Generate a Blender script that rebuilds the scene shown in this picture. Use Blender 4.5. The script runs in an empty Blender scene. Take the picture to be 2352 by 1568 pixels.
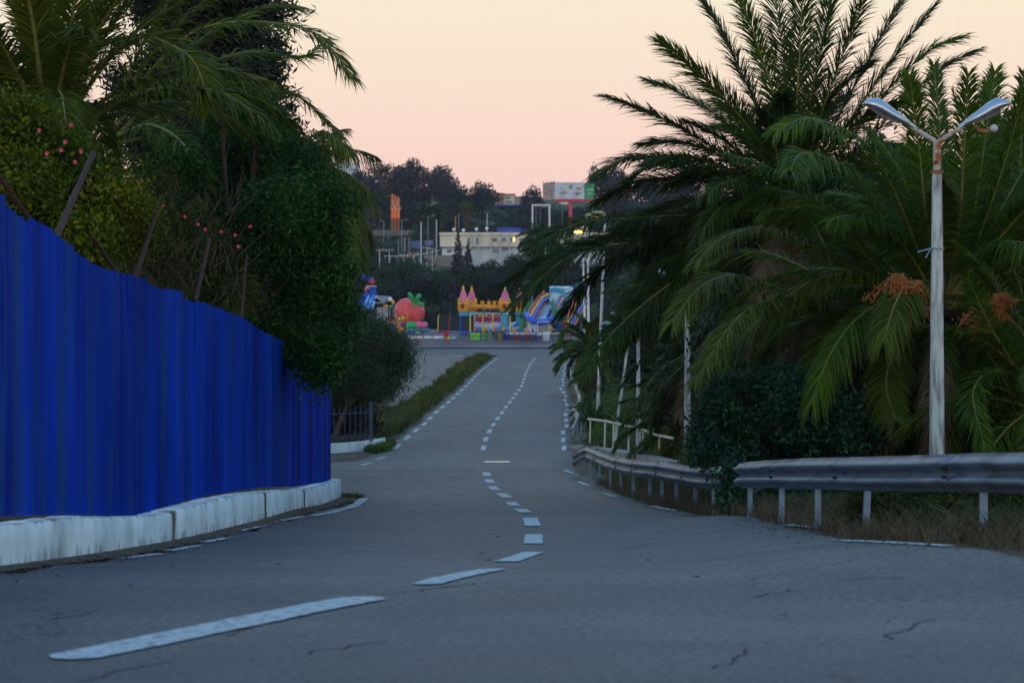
import bpy, bmesh, math, random
import numpy as np
from mathutils import Vector, Matrix
sc = bpy.context.scene
col = sc.collection
R = math.radians
F = 6533.3          # focal length in photo units (2352 wide frame), 100 mm lens
CZ = 5.0            # eye height of the camera in the world

# ------------------------------------------------------------------ camera
cam_d = bpy.data.cameras.new('camera'); cam = bpy.data.objects.new('camera', cam_d); col.objects.link(cam)
cam.location = (0, 0, CZ); cam.rotation_euler = (R(90), 0, 0)
cam_d.lens = 100; cam_d.sensor_width = 36; cam_d.clip_start = 0.5; cam_d.clip_end = 6000
cam_d.dof.use_dof = True; cam_d.dof.focus_distance = 46; cam_d.dof.aperture_fstop = 4.6
sc.camera = cam
sc.view_settings.view_transform = 'Standard'; sc.view_settings.look = 'None'
sc.view_settings.exposure = 0.0; sc.view_settings.gamma = 1; sc.view_settings.use_curve_mapping = False
sc.cycles.max_bounces = 6; sc.cycles.diffuse_bounces = 3; sc.cycles.transmission_bounces = 4
sc.cycles.transparent_max_bounces = 8; sc.cycles.volume_bounces = 0

# ------------------------------------------------------------------ dusk sky (pink belt low, cream above, blue overhead)
w = bpy.data.worlds.new('World'); sc.world = w; w.use_nodes = True
nt = w.node_tree; N = nt.nodes; L = nt.links
bg = N['Background']
tc = N.new('ShaderNodeTexCoord'); sep = N.new('ShaderNodeSeparateXYZ'); L.new(tc.outputs['Generated'], sep.inputs[0])
rp = N.new('ShaderNodeValToRGB'); L.new(sep.outputs['Z'], rp.inputs[0])
rp.color_ramp.interpolation = 'B_SPLINE'
stops = [(0.0, (.72,.43,.44)), (.028, (.88,.52,.51)), (.052, (.95,.63,.56)), (.085, (.97,.74,.59)), (.125, (.97,.86,.63)),
         (.22, (.66,.76,.70)), (.42, (.31,.50,.73)), (1.0, (.17,.38,.73))]
el = rp.color_ramp.elements
el[0].position = 0; el[1].position = 1
for p, c in stops[1:-1]: el.new(p)
for e, (p, c) in zip(el, stops): e.position = p; e.color = (*c, 1)
# the west, behind the camera, where the sun has just set: broad low afterglow
wm = N.new('ShaderNodeMapRange'); wm.inputs['From Min'].default_value = .25; wm.inputs['From Max'].default_value = -1.0; wm.interpolation_type = 'SMOOTHSTEP'
L.new(sep.outputs['Y'], wm.inputs['Value'])
wz = N.new('ShaderNodeMapRange'); wz.inputs['From Min'].default_value = .75; wz.inputs['From Max'].default_value = .0; wz.interpolation_type = 'SMOOTHSTEP'
L.new(sep.outputs['Z'], wz.inputs['Value'])
wp = N.new('ShaderNodeMath'); wp.operation = 'MULTIPLY'; L.new(wm.outputs[0], wp.inputs[0]); L.new(wz.outputs[0], wp.inputs[1])
gl = N.new('ShaderNodeMix'); gl.data_type = 'RGBA'; gl.blend_type = 'ADD'; L.new(wp.outputs[0], gl.inputs[0]); L.new(rp.outputs[0], gl.inputs[6]); gl.inputs[7].default_value = (.50,.52,.50,1)
L.new(gl.outputs[2], bg.inputs[0]); bg.inputs[1].default_value = 1.06

# weak afterglow from the west, behind the camera
sd = bpy.data.lights.new('sun', 'SUN'); sd.energy = 0.12; sd.angle = R(12); sd.color = (1.0, .62, .42)
sun = bpy.data.objects.new('sun', sd); col.objects.link(sun)
sun.rotation_euler = Vector((.32, 1, -.13)).to_track_quat('-Z', 'Y').to_euler()

# ------------------------------------------------------------------ helpers
def P(x, y, D): return Vector(((x-1176)*D/F, D, CZ+(784-y)*D/F))
def tag(o, label=None, cat=None, group=None, kind=None):
    if label: o['label'] = label
    if cat: o['category'] = cat
    if group: o['group'] = group
    if kind: o['kind'] = kind
    return o
def link(o, parent=None):
    col.objects.link(o)
    if parent is not None: o.parent = parent
    return o
def empty(name, loc=(0,0,0), label=None, cat=None, group=None, rz=0):
    o = bpy.data.objects.new(name, None); o.location = loc; o.rotation_euler.z = rz; o.empty_display_size = .3
    link(o); tag(o, label, cat, group); return o
def npmesh(name, V, faces_list, mats, mat_idx=None, smooth=False):
    """faces_list: list of int arrays (n,k)"""
    me = bpy.data.meshes.new(name)
    V = np.asarray(V, dtype=np.float32).reshape(-1, 3)
    me.vertices.add(len(V)); me.vertices.foreach_set('co', V.ravel())
    loops = np.concatenate([f.ravel() for f in faces_list]).astype(np.int32)
    tot = np.concatenate([np.full(len(f), f.shape[1], dtype=np.int32) for f in faces_list])
    start = np.concatenate([[0], np.cumsum(tot)[:-1]]).astype(np.int32)
    me.loops.add(len(loops)); me.loops.foreach_set('vertex_index', loops)
    me.polygons.add(len(tot)); me.polygons.foreach_set('loop_start', start); me.polygons.foreach_set('loop_total', tot)
    if smooth: me.polygons.foreach_set('use_smooth', np.ones(len(tot), dtype=bool))
    if mat_idx is not None: me.polygons.foreach_set('material_index', np.asarray(mat_idx, dtype=np.int32))
    for m in mats: me.materials.append(m)
    me.update(calc_edges=True); return me
def mobj(name, me, parent=None, loc=None):
    o = bpy.data.objects.new(name, me)
    if loc is not None: o.location = loc
    return link(o, parent)

class MB:
    def __init__(s): s.v = []; s.f = []; s.sm = []
    def add(s, vs, fs, smooth=False):
        b = len(s.v); s.v += [tuple(v) for v in vs]; s.f += [tuple(i+b for i in f) for f in fs]; s.sm += [smooth]*len(fs); return s
    def box(s, c, d, rz=0, M=None):
        x, y, z = d[0]/2, d[1]/2, d[2]/2
        vs = [Vector(p) for p in ((-x,-y,-z),(x,-y,-z),(x,y,-z),(-x,y,-z),(-x,-y,z),(x,-y,z),(x,y,z),(-x,y,z))]
        m = Matrix.Translation(Vector(c)) @ (M if M is not None else Matrix.Rotation(rz, 4, 'Z'))
        return s.add([m @ v for v in vs], [(0,3,2,1),(4,5,6,7),(0,1,5,4),(1,2,6,5),(2,3,7,6),(3,0,4,7)])
    def tube(s, pts, rad, n=8, cap=True, flat=1.0):
        pts = [Vector(p) for p in pts]; k = len(pts)
        if not hasattr(rad, '__len__'): rad = [rad]*k
        vs = []
        for i, p in enumerate(pts):
            t = (pts[min(i+1,k-1)] - pts[max(i-1,0)]).normalized()
            a = Vector((0,0,1)) if abs(t.z) < .9 else Vector((0,1,0))
            u = t.cross(a).normalized(); w_ = u.cross(t).normalized()
            for j in range(n):
                an = 2*math.pi*(j+.5)/n
                vs.append(p + u*math.cos(an)*rad[i] + w_*math.sin(an)*rad[i]*flat)
        fs = [(i*n+j, i*n+(j+1)%n, (i+1)*n+(j+1)%n, (i+1)*n+j) for i in range(k-1) for j in range(n)]
        s.add(vs, fs, n > 4)
        if cap: s.add([vs[j] for j in range(n)], [tuple(range(n))]); s.add([vs[(k-1)*n+j] for j in range(n)], [tuple(range(n))[::-1]])
        return s
    def lathe(s, c, prof, n=16, ribs=0, amp=0, M=None, sx=1, sy=1):
        vs = []
        for r, z in prof:
            for j in range(n):
                an = 2*math.pi*j/n; rr = r*(1+amp*abs(math.cos(ribs*an/2)) if ribs else 1)
                v = Vector((rr*math.cos(an)*sx, rr*math.sin(an)*sy, z))
                if M is not None: v = M @ v
                vs.append(v+Vector(c))
        k = len(prof)
        return s.add(vs, [(i*n+j, i*n+(j+1)%n, (i+1)*n+(j+1)%n, (i+1)*n+j) for i in range(k-1) for j in range(n)], True)
    def ball(s, c, r, n=12, m=8, sx=1, sy=1, sz=1, M=None, ribs=0, amp=0):
        prof = [(max(.001, r*math.sin(math.pi*i/m)), -r*sz*math.cos(math.pi*i/m)) for i in range(m+1)]
        return s.lathe(c, prof, n, ribs, amp, M, sx, sy)
    def prism(s, poly, y0, y1):     # poly in (x,z), extruded along y
        n = len(poly); vs = [(x, y0, z) for x, z in poly] + [(x, y1, z) for x, z in poly]
        return s.add(vs, [tuple(range(n)), tuple(range(2*n-1, n-1, -1))] + [(i, n+i, n+(i+1)%n, (i+1)%n) for i in range(n)])
    def build(s, name, mat, parent=None, loc=None):
        me = bpy.data.meshes.new(name); me.from_pydata(s.v, [], s.f)
        me.polygons.foreach_set('use_smooth', s.sm); me.materials.append(mat); me.update()
        if parent is not None and loc is None and parent.type == 'EMPTY' and parent.parent is None:
            # geometry was written in world space: bring it to the parent's frame
            M = Matrix.LocRotScale(parent.location, parent.rotation_euler, parent.scale).inverted(); me.transform(M)
        return mobj(name, me, parent, loc)

# ------------------------------------------------------------------ materials
def newmat(name):
    m = bpy.data.materials.new(name); m.use_nodes = True
    nt = m.node_tree; b = nt.nodes['Principled BSDF']; return m, nt, b
def pm(name, c1, c2=None, scale=3.0, rough=.6, metal=0., bump=0., bscale=None, detail=4, stretch=(1,1,1), lo=.35, hi=.65, spec=.5):
    m, nt, b = newmat(name); N, L = nt.nodes, nt.links
    b.inputs['Roughness'].default_value = rough; b.inputs['Metallic'].default_value = metal
    b.inputs['Specular IOR Level'].default_value = spec
    tc = N.new('ShaderNodeTexCoord'); mp = N.new('ShaderNodeMapping'); mp.inputs['Scale'].default_value = stretch
    L.new(tc.outputs['Object'], mp.inputs[0])
    if c2 is None: c2 = tuple(min(1, c*.8) for c in c1)
    no = N.new('ShaderNodeTexNoise'); no.inputs['Scale'].default_value = scale; no.inputs['Detail'].default_value = detail
    L.new(mp.outputs[0], no.inputs['Vector'])
    r = N.new('ShaderNodeValToRGB'); r.color_ramp.elements[0].position = lo; r.color_ramp.elements[1].position = hi
    r.color_ramp.elements[0].color = (*c2, 1); r.color_ramp.elements[1].color = (*c1, 1)
    L.new(no.outputs['Fac'], r.inputs[0]); L.new(r.outputs[0], b.inputs['Base Color'])
    if bump:
        n2 = N.new('ShaderNodeTexNoise'); n2.inputs['Scale'].default_value = bscale or scale*4; n2.inputs['Detail'].default_value = 5
        L.new(mp.outputs[0], n2.inputs['Vector'])
        bp = N.new('ShaderNodeBump'); bp.inputs['Strength'].default_value = bump; bp.inputs['Distance'].default_value = .02
        L.new(n2.outputs['Fac'], bp.inputs['Height']); L.new(bp.outputs[0], b.inputs['Normal'])
    return m
def leafmat(name, c1, c2, c3=None, trans=.25, rough=.55, nscale=.6, spec=.3):
    """leaves: every leaf its own shade (random per island) and drifts of colour through the crown"""
    m, nt, b = newmat(name); N, L = nt.nodes, nt.links
    g = N.new('ShaderNodeNewGeometry'); tc = N.new('ShaderNodeTexCoord')
    no = N.new('ShaderNodeTexNoise'); no.inputs['Scale'].default_value = nscale; no.inputs['Detail'].default_value = 3
    L.new(tc.outputs['Object'], no.inputs['Vector'])
    ad = N.new('ShaderNodeMath'); ad.operation = 'MULTIPLY_ADD'; L.new(g.outputs['Random Per Island'], ad.inputs[0]); ad.inputs[1].default_value = .5
    L.new(no.outputs['Fac'], ad.inputs[2])
    r = N.new('ShaderNodeValToRGB'); e = r.color_ramp.elements
    e[0].position = .45; e[0].color = (*c1, 1); e[1].position = .85; e[1].color = (*c2, 1)
    if c3: k = e.new(1.0); k.color = (*c3, 1)
    L.new(ad.outputs[0], r.inputs[0]); L.new(r.outputs[0], b.inputs['Base Color'])
    b.inputs['Roughness'].default_value = rough; b.inputs['Specular IOR Level'].default_value = spec
    tr = N.new('ShaderNodeBsdfTranslucent'); L.new(r.outputs[0], tr.inputs[0])
    mx = N.new('ShaderNodeMixShader'); mx.inputs[0].default_value = trans
    L.new(b.outputs[0], mx.inputs[1]); L.new(tr.outputs[0], mx.inputs[2])
    L.new(mx.outputs[0], N['Material Output'].inputs['Surface']); return m
def emat(name, c, s):
    m, nt, b = newmat(name); b.inputs['Base Color'].default_value = (*c, 1)
    b.inputs['Emission Color'].default_value = (*c, 1); b.inputs['Emission Strength'].default_value = s; return m

def asphalt_mat(name, base, tint, cracks=True):
    m, nt, b = newmat(name); N, L = nt.nodes, nt.links
    tc = N.new('ShaderNodeTexCoord')
    def noise(scale, det=4, st=(1,1,1)):
        mp = N.new('ShaderNodeMapping'); mp.inputs['Scale'].default_value = st; L.new(tc.outputs['Object'], mp.inputs[0])
        n = N.new('ShaderNodeTexNoise'); n.inputs['Scale'].default_value = scale; n.inputs['Detail'].default_value = det
        L.new(mp.outputs[0], n.inputs['Vector']); return n
    big = noise(.35, 5, (1, .22, 1)); mid = noise(2.2, 6, (1, .6, 1)); fine = noise(24, 4)
    shade_bands = noise(.5, 3, (.05, 1, 1))  # light and shade of road undulations, put into the asphalt colour as cross bands
    def mul(a, bb, lo, hi, f0=.3, f1=.7):
        mr = N.new('ShaderNodeMapRange'); mr.inputs['From Min'].default_value = f0; mr.inputs['From Max'].default_value = f1
        mr.inputs['To Min'].default_value = lo; mr.inputs['To Max'].default_value = hi; L.new(a, mr.inputs['Value'])
        if bb is None: return mr.outputs[0]
        mu = N.new('ShaderNodeMath'); mu.operation = 'MULTIPLY'; L.new(mr.outputs[0], mu.inputs[0]); L.new(bb, mu.inputs[1]); return mu.outputs[0]
    v = mul(big.outputs['Fac'], None, .78, 1.18); v = mul(mid.outputs['Fac'], v, .9, 1.1); v = mul(fine.outputs['Fac'], v, .5, 1.5, .32, .68)
    v = mul(shade_bands.outputs['Fac'], v, .76, 1.2)
    if cracks:
        vo = N.new('ShaderNodeTexVoronoi'); vo.feature = 'DISTANCE_TO_EDGE'; vo.inputs['Scale'].default_value = .28
        wn = noise(1.6, 6); ma = N.new('ShaderNodeVectorMath'); ma.operation = 'MULTIPLY_ADD'
        L.new(wn.outputs['Color'], ma.inputs[0]); ma.inputs[1].default_value = (1.6,1.6,0); L.new(tc.outputs['Object'], ma.inputs[2])
        L.new(ma.outputs[0], vo.inputs['Vector'])
        c = mul(vo.outputs['Distance'], None, .35, 1.0, .001, .007)
        gate = noise(.25, 2); gm = mul(gate.outputs['Fac'], None, 0, 1, .5, .58)
        mxm = N.new('ShaderNodeMix'); L.new(gm, mxm.inputs[0]); mxm.inputs[2].default_value = 1.0; L.new(c, mxm.inputs[3])
        mu = N.new('ShaderNodeMath'); mu.operation = 'MULTIPLY'; L.new(mxm.outputs[0], mu.inputs[0]); L.new(v, mu.inputs[1]); v = mu.outputs[0]
    mc = N.new('ShaderNodeMix'); mc.data_type = 'RGBA'; mc.inputs[6].default_value = (*base, 1); mc.inputs[7].default_value = (*tint, 1)
    L.new(mul(noise(.9, 4).outputs['Fac'], None, 0, 1, .4, .65), mc.inputs[0])
    vm = N.new('ShaderNodeVectorMath'); vm.operation = 'SCALE'; L.new(mc.outputs[2], vm.inputs[0]); L.new(v, vm.inputs['Scale'])
    L.new(vm.outputs[0], b.inputs['Base Color'])
    b.inputs['Roughness'].default_value = .62; b.inputs['Specular IOR Level'].default_value = .35
    bp = N.new('ShaderNodeBump'); bp.inputs['Strength'].default_value = .6; bp.inputs['Distance'].default_value = .01
    L.new(fine.outputs['Fac'], bp.inputs['Height']); L.new(bp.outputs[0], b.inputs['Normal'])
    return m

M = {}
M['asphalt'] = asphalt_mat('asphalt', (.102,.110,.110), (.083,.091,.096))
M['asphalt_lot'] = asphalt_mat('asphalt_lot', (.150,.118,.115), (.12,.112,.118), False)
M['paint'] = pm('road_paint', (.50,.58,.61), (.19,.21,.22), 16, .7, lo=.34, hi=.50, detail=9)
M['whitewash'] = pm('whitewash', (.72,.86,.93), (.48,.58,.62), 1.3, .85, bump=.5, bscale=14, lo=.3, hi=.6, stretch=(1,1,.5), detail=6)
M['concrete'] = pm('concrete', (.34,.33,.31), (.22,.21,.20), 2.5, .85, bump=.3)
M['dirty_concrete'] = pm('dirty_concrete', (.52,.59,.57), (.16,.17,.18), 5, .8, stretch=(2.5,2.5,.35), bump=.2, lo=.36, hi=.56, detail=7)
M['galv'] = pm('galvanised_steel', (.19,.235,.29), (.085,.105,.13), 2.6, .45, .35, bump=.15, bscale=9, detail=7, lo=.3, hi=.6)
M['galv_post'] = pm('galvanised_post', (.24,.33,.42), (.15,.21,.27), 6, .5, .2)
M['cream_pipe'] = pm('cream_pipe', (.62,.58,.48), (.25,.12,.06), 7, .55, lo=.30, hi=.40)
M['rust'] = pm('rust', (.055,.016,.009), (.022,.009,.007), 9, .85, bump=.3)
M['rusty_paint'] = pm('rusty_paint', (.42,.42,.36), (.30,.10,.03), 9, .6, lo=.42, hi=.56)
M['lamp_shell'] = pm('lamp_shell', (.50,.58,.68), (.42,.48,.56), 2, .22, .75)
M['lamp_glass'] = pm('lamp_glass', (.55,.55,.55), None, 2, .15)
M['white_mast'] = pm('white_mast', (.80,.84,.86), (.55,.58,.6), 3, .5, stretch=(1,1,.3))
M['white_paint'] = pm('white_paint', (.80,.80,.78), (.62,.62,.6), 1.5, .6)
M['dark'] = pm('dark_void', (.02,.02,.022), None, 2, .8)
M['glass'] = pm('window_glass', (.10,.15,.20), (.05,.08,.11), 1, .12)
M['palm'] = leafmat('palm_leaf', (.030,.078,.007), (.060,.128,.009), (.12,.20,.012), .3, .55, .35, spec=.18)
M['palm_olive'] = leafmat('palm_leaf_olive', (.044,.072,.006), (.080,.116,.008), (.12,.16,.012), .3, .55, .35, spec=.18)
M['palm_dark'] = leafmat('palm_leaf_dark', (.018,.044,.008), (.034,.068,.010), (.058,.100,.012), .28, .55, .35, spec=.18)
M['palm_dead'] = leafmat('palm_leaf_dead', (.085,.055,.032), (.15,.11,.07), None, .1, .8, .5)
M['rachis'] = pm('palm_rachis', (.22,.19,.04), (.12,.13,.03), 6, .6)
M['rachis_dead'] = pm('palm_rachis_dead', (.12,.08,.05), None, 6, .7)
M['palm_bark'] = pm('palm_bark', (.055,.038,.026), (.018,.012,.009), 9, .9, bump=.8)
M['bark'] = pm('bark', (.09,.07,.055), (.04,.03,.025), 5, .9, bump=.5)
M['lentisk'] = leafmat('lentisk_leaf', (.009,.036,.006), (.020,.075,.010), (.055,.16,.02), .28, .55, 1.4, spec=.18)
M['yellow_green'] = leafmat('yellow_green_leaf', (.026,.052,.003), (.080,.115,.004), (.18,.21,.010), .35, .6, 1.6, spec=.15)
M['thicket'] = leafmat('thicket_leaf', (.026,.052,.010), (.050,.080,.014), (.09,.10,.03), .25, .6, 1.2, spec=.15)
M['conifer'] = leafmat('cedar_needles', (.010,.022,.012), (.020,.036,.018), None, .08, .7, .6)
M['tamarisk'] = leafmat('tamarisk_needles', (.022,.046,.020), (.040,.072,.026), None, .15, .6, .6)
M['teal_bush'] = leafmat('blue_green_leaf', (.006,.028,.018), (.018,.066,.034), (.045,.14,.055), .2, .5, 2.2, spec=.2)
M['hill_dark'] = leafmat('hill_leaf_dark', (.013,.020,.024), (.022,.031,.032), None, .1, .7, .12)
M['hill_green'] = leafmat('hill_leaf_green', (.016,.036,.020), (.030,.058,.026), None, .1, .7, .12)
M['hill_brown'] = leafmat('hill_leaf_brown', (.026,.022,.028), (.046,.034,.038), None, .1, .7, .12)
M['grass'] = leafmat('grass_blade', (.035,.085,.016), (.06,.13,.022), (.12,.15,.04), .25, .6, .4)
M['weed_mix'] = leafmat('roadside_weeds', (.035,.060,.022), (.075,.090,.032), (.16,.13,.06), .25, .7, .9)
M['dry_grass'] = leafmat('dry_grass', (.09,.065,.035), (.16,.12,.07), (.07,.08,.03), .2, .8, .9)
M['flower'] = pm('flower_petal', (.75,.10,.17), (.55,.05,.08), 20, .6)
M['fruit'] = pm('date_fruit', (.42,.12,.02), (.20,.05,.012), 30, .6)
def whitewash_mat():
    m, nt, b = newmat('stained_whitewash'); N, L = nt.nodes, nt.links
    tc = N.new('ShaderNodeTexCoord')
    def nz(s, st, d=6):
        mp = N.new('ShaderNodeMapping'); mp.inputs['Scale'].default_value = st; L.new(tc.outputs['Object'], mp.inputs[0])
        n = N.new('ShaderNodeTexNoise'); n.inputs['Scale'].default_value = s; n.inputs['Detail'].default_value = d; L.new(mp.outputs[0], n.inputs['Vector']); return n
    base = N.new('ShaderNodeValToRGB'); e = base.color_ramp.elements; e[0].position = .35; e[0].color = (.46,.57,.62,1); e[1].position = .6; e[1].color = (.72,.86,.93,1)
    L.new(nz(1.4, (1,1,.5)).outputs['Fac'], base.inputs[0])
    at = N.new('ShaderNodeAttribute'); at.attribute_name = 'grime'; sp = N.new('ShaderNodeSeparateColor'); L.new(at.outputs['Color'], sp.inputs[0])
    mu = N.new('ShaderNodeMath'); mu.operation = 'MULTIPLY_ADD'; L.new(nz(5, (1,1,.45), 8).outputs['Fac'], mu.inputs[0]); mu.inputs[1].default_value = 1.5; mu.inputs[2].default_value = -1.15
    ad = N.new('ShaderNodeMath'); ad.operation = 'ADD'; L.new(mu.outputs[0], ad.inputs[0]); L.new(sp.outputs[0], ad.inputs[1])
    mr = N.new('ShaderNodeMapRange'); mr.inputs['From Min'].default_value = .0; mr.inputs['From Max'].default_value = .45; L.new(ad.outputs[0], mr.inputs['Value'])
    mx = N.new('ShaderNodeMix'); mx.data_type = 'RGBA'; L.new(mr.outputs[0], mx.inputs[0]); L.new(base.outputs[0], mx.inputs[6]); mx.inputs[7].default_value = (.12,.11,.075,1)
    L.new(mx.outputs[2], b.inputs['Base Color']); b.inputs['Roughness'].default_value = .9; b.inputs['Specular IOR Level'].default_value = .2
    bp = N.new('ShaderNodeBump'); bp.inputs['Strength'].default_value = .7; bp.inputs['Distance'].default_value = .02; L.new(nz(11, (1,1,.7)).outputs['Fac'], bp.inputs['Height']); L.new(bp.outputs[0], b.inputs['Normal'])
    return m
M['stained'] = whitewash_mat()
def fence_mat():
    m, nt, b = newmat('faded_blue_sheet'); N, L = nt.nodes, nt.links
    tc = N.new('ShaderNodeTexCoord')
    def nz(scale, st, det):
        mp = N.new('ShaderNodeMapping'); mp.inputs['Scale'].default_value = st; L.new(tc.outputs['Object'], mp.inputs[0])
        n = N.new('ShaderNodeTexNoise'); n.inputs['Scale'].default_value = scale; n.inputs['Detail'].default_value = det; L.new(mp.outputs[0], n.inputs['Vector']); return n
    def rmp(n, a, c0, bb, c1):
        r = N.new('ShaderNodeValToRGB'); e = r.color_ramp.elements; e[0].position = a; e[0].color = c0; e[1].position = bb; e[1].color = c1
        L.new(n.outputs['Fac'], r.inputs[0]); return r
    s1 = nz(1.0, (3,1.2,.12), 6); s2 = nz(2.4, (3,1.6,.16), 5); s3 = nz(.5, (1,1,.5), 3)
    r1 = rmp(s1, .36, (.001,.020,.26,1), .64, (.001,.052,.56,1))
    r2 = rmp(s2, .47, (0,0,0,1), .68, (1,1,1,1))
    mx = N.new('ShaderNodeMix'); mx.data_type = 'RGBA'; L.new(r1.outputs[0], mx.inputs[6]); mx.inputs[7].default_value = (.022,.075,.17,1)
    mm = N.new('ShaderNodeMath'); mm.operation = 'MULTIPLY'; L.new(r2.outputs[0], mm.inputs[0]); mm.inputs[1].default_value = .7; L.new(mm.outputs[0], mx.inputs[0])
    r3 = rmp(s3, .4, (.72,.72,.72,1), .6, (1,1,1,1))
    mu = N.new('ShaderNodeMix'); mu.data_type = 'RGBA'; mu.blend_type = 'MULTIPLY'; mu.inputs[0].default_value = 1
    L.new(mx.outputs[2], mu.inputs[6]); L.new(r3.outputs[0], mu.inputs[7]); L.new(mu.outputs[2], b.inputs['Base Color'])
    b.inputs['Roughness'].default_value = .7; b.inputs['Specular IOR Level'].default_value = .03
    return m
M['fence'] = fence_mat()

# ------------------------------------------------------------------ terrain functions
zt = np.array([(-40,-1.5),(0,-1.5),(17.3,-1.5),(19.5,-1.6),(21.2,-1.70),(23.6,-1.83),(27,-2.01),(31,-2.16),(37,-2.34),(42,-2.50),(48,-2.77),(54,-2.94),
 (60,-3.10),(66,-3.24),(72,-3.35),(82,-3.49),(97,-3.73),(104,-3.60),(110,-3.50),(116,-3.42),(122,-3.335),(128,-3.23),(134,-3.12),(140,-3.02),(146,-2.93),
 (152,-2.815),(158,-2.71),(164,-2.6),(170,-2.48),(176,-2.37),(182,-2.22),(200,-1.92),(222,-1.6),(240,-1.32),(247,-1.18),(256,-.90),(262,-.52),(266,-.12),(272,.40),(280,.85),(292,1.15),
 (330,1.9),(420,4),(520,10),(600,16),(700,23.5),(760,28.6),(800,35.5),(840,41),(900,47),(1000,50),(1300,44),(3200,20)], float)
_dd = np.arange(-40, 3200, .5); _zz = np.interp(_dd, zt[:,0], zt[:,1])
_k = np.exp(-.5*(np.arange(-8,9)/2.4)**2); _k /= _k.sum(); _zs = np.convolve(np.pad(_zz, 8, mode='edge'), _k, 'valid')
def roadz(D): return np.interp(D, _dd, _zs)
XRt = np.array([(0,6.5),(12,4.2),(17,3.6),(19.7,3.2),(22,2.95),(27,2.9),(36,2.7),(45,2.5),(55,2.15),(63,1.92),(72.5,1.75),(82,1.7),(98,1.95),(114,2.35),(127,2.67),(144,2.96),(160,3.02),(180,3.5),(202,3.97),(222,4.4),(242,4.8),(262,5.3)])
XLt = np.array([(0,-4.4),(22,-3.7),(25.3,-3.55),(30.5,-3.38),(36.5,-3.12),(47,-2.85),(52.5,-2.85),(56,-3.2),(60,-5.5),(64,-9),(76,-9),(80,-6),(84,-4.6),(90,-4.45),(99.5,-4.27),(111,-4.02),(117,-3.86),(128,-3.72),(139,-3.42),(151,-3.2),(164,-2.92),(181,-2.6),(200,-2.25),(222,-1.8),(238,-1.45),(246,-1.3)])
def XR(D): return np.interp(D, XRt[:,0], XRt[:,1])
def XL(D): return np.interp(D, XLt[:,0], XLt[:,1])
def sstep(a, b, x): t = np.clip((x-a)/(b-a), 0, 1); return t*t*(3-2*t)
def wob(X, D): return .5*np.sin(X*.9+1.3)*np.sin(D*.37+.5) + .3*np.sin(X*2.3+D*.8) + .2*np.sin(X*.31-D*.13+2)
def surf(X, D):
    """height of the ground's visible surface (road level inside the road), camera-relative"""
    X = np.asarray(X, float); D = np.asarray(D, float)
    z = roadz(D) + .20*sstep(.3, 3.2, X)*sstep(15.5, 19, D)*(1-sstep(33, 40, D))
    r = X - XR(D) - .9
    near = 1-sstep(205, 240, D)
    ditch = -.55*np.exp(-((r-1.3)/1.0)**2)*sstep(62,80,D)*(1-sstep(92,104,D))
    bank = .32*np.clip(r-1.2, 0, 7.5)*near*(sstep(14,24,D))
    z = z + (r>0)*(bank + .06*wob(X,D)*near*np.clip(r,0,1)) + ditch*(r>0)
    l = -X + XL(D) - .7
    lf = (l>0)*(D<54)*.35*sstep(0,1.2,l)
    z = z + lf
    far = sstep(330, 600, D)
    z = z + far*(4*np.sin(X*.011+1.0)*np.sin(D*.006)+2.0*np.sin(X*.03+D*.01)) * .6
    z = z - sstep(120, 700, np.abs(X))*0
    return z
def hit(x, y, D0=8, D1=300):
    """point of the road or ground seen at a place in the photo"""
    D = np.arange(D0, D1, .05); X = (x-1176)*D/F; zz = (784-y)*D/F
    d = zz - surf(X, D); i = np.argmax(d < 0)
    if d[i] >= 0: i = len(D)-1
    return float(X[i]), float(D[i])
def gz(X, D): return CZ + float(surf(X, D))
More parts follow.
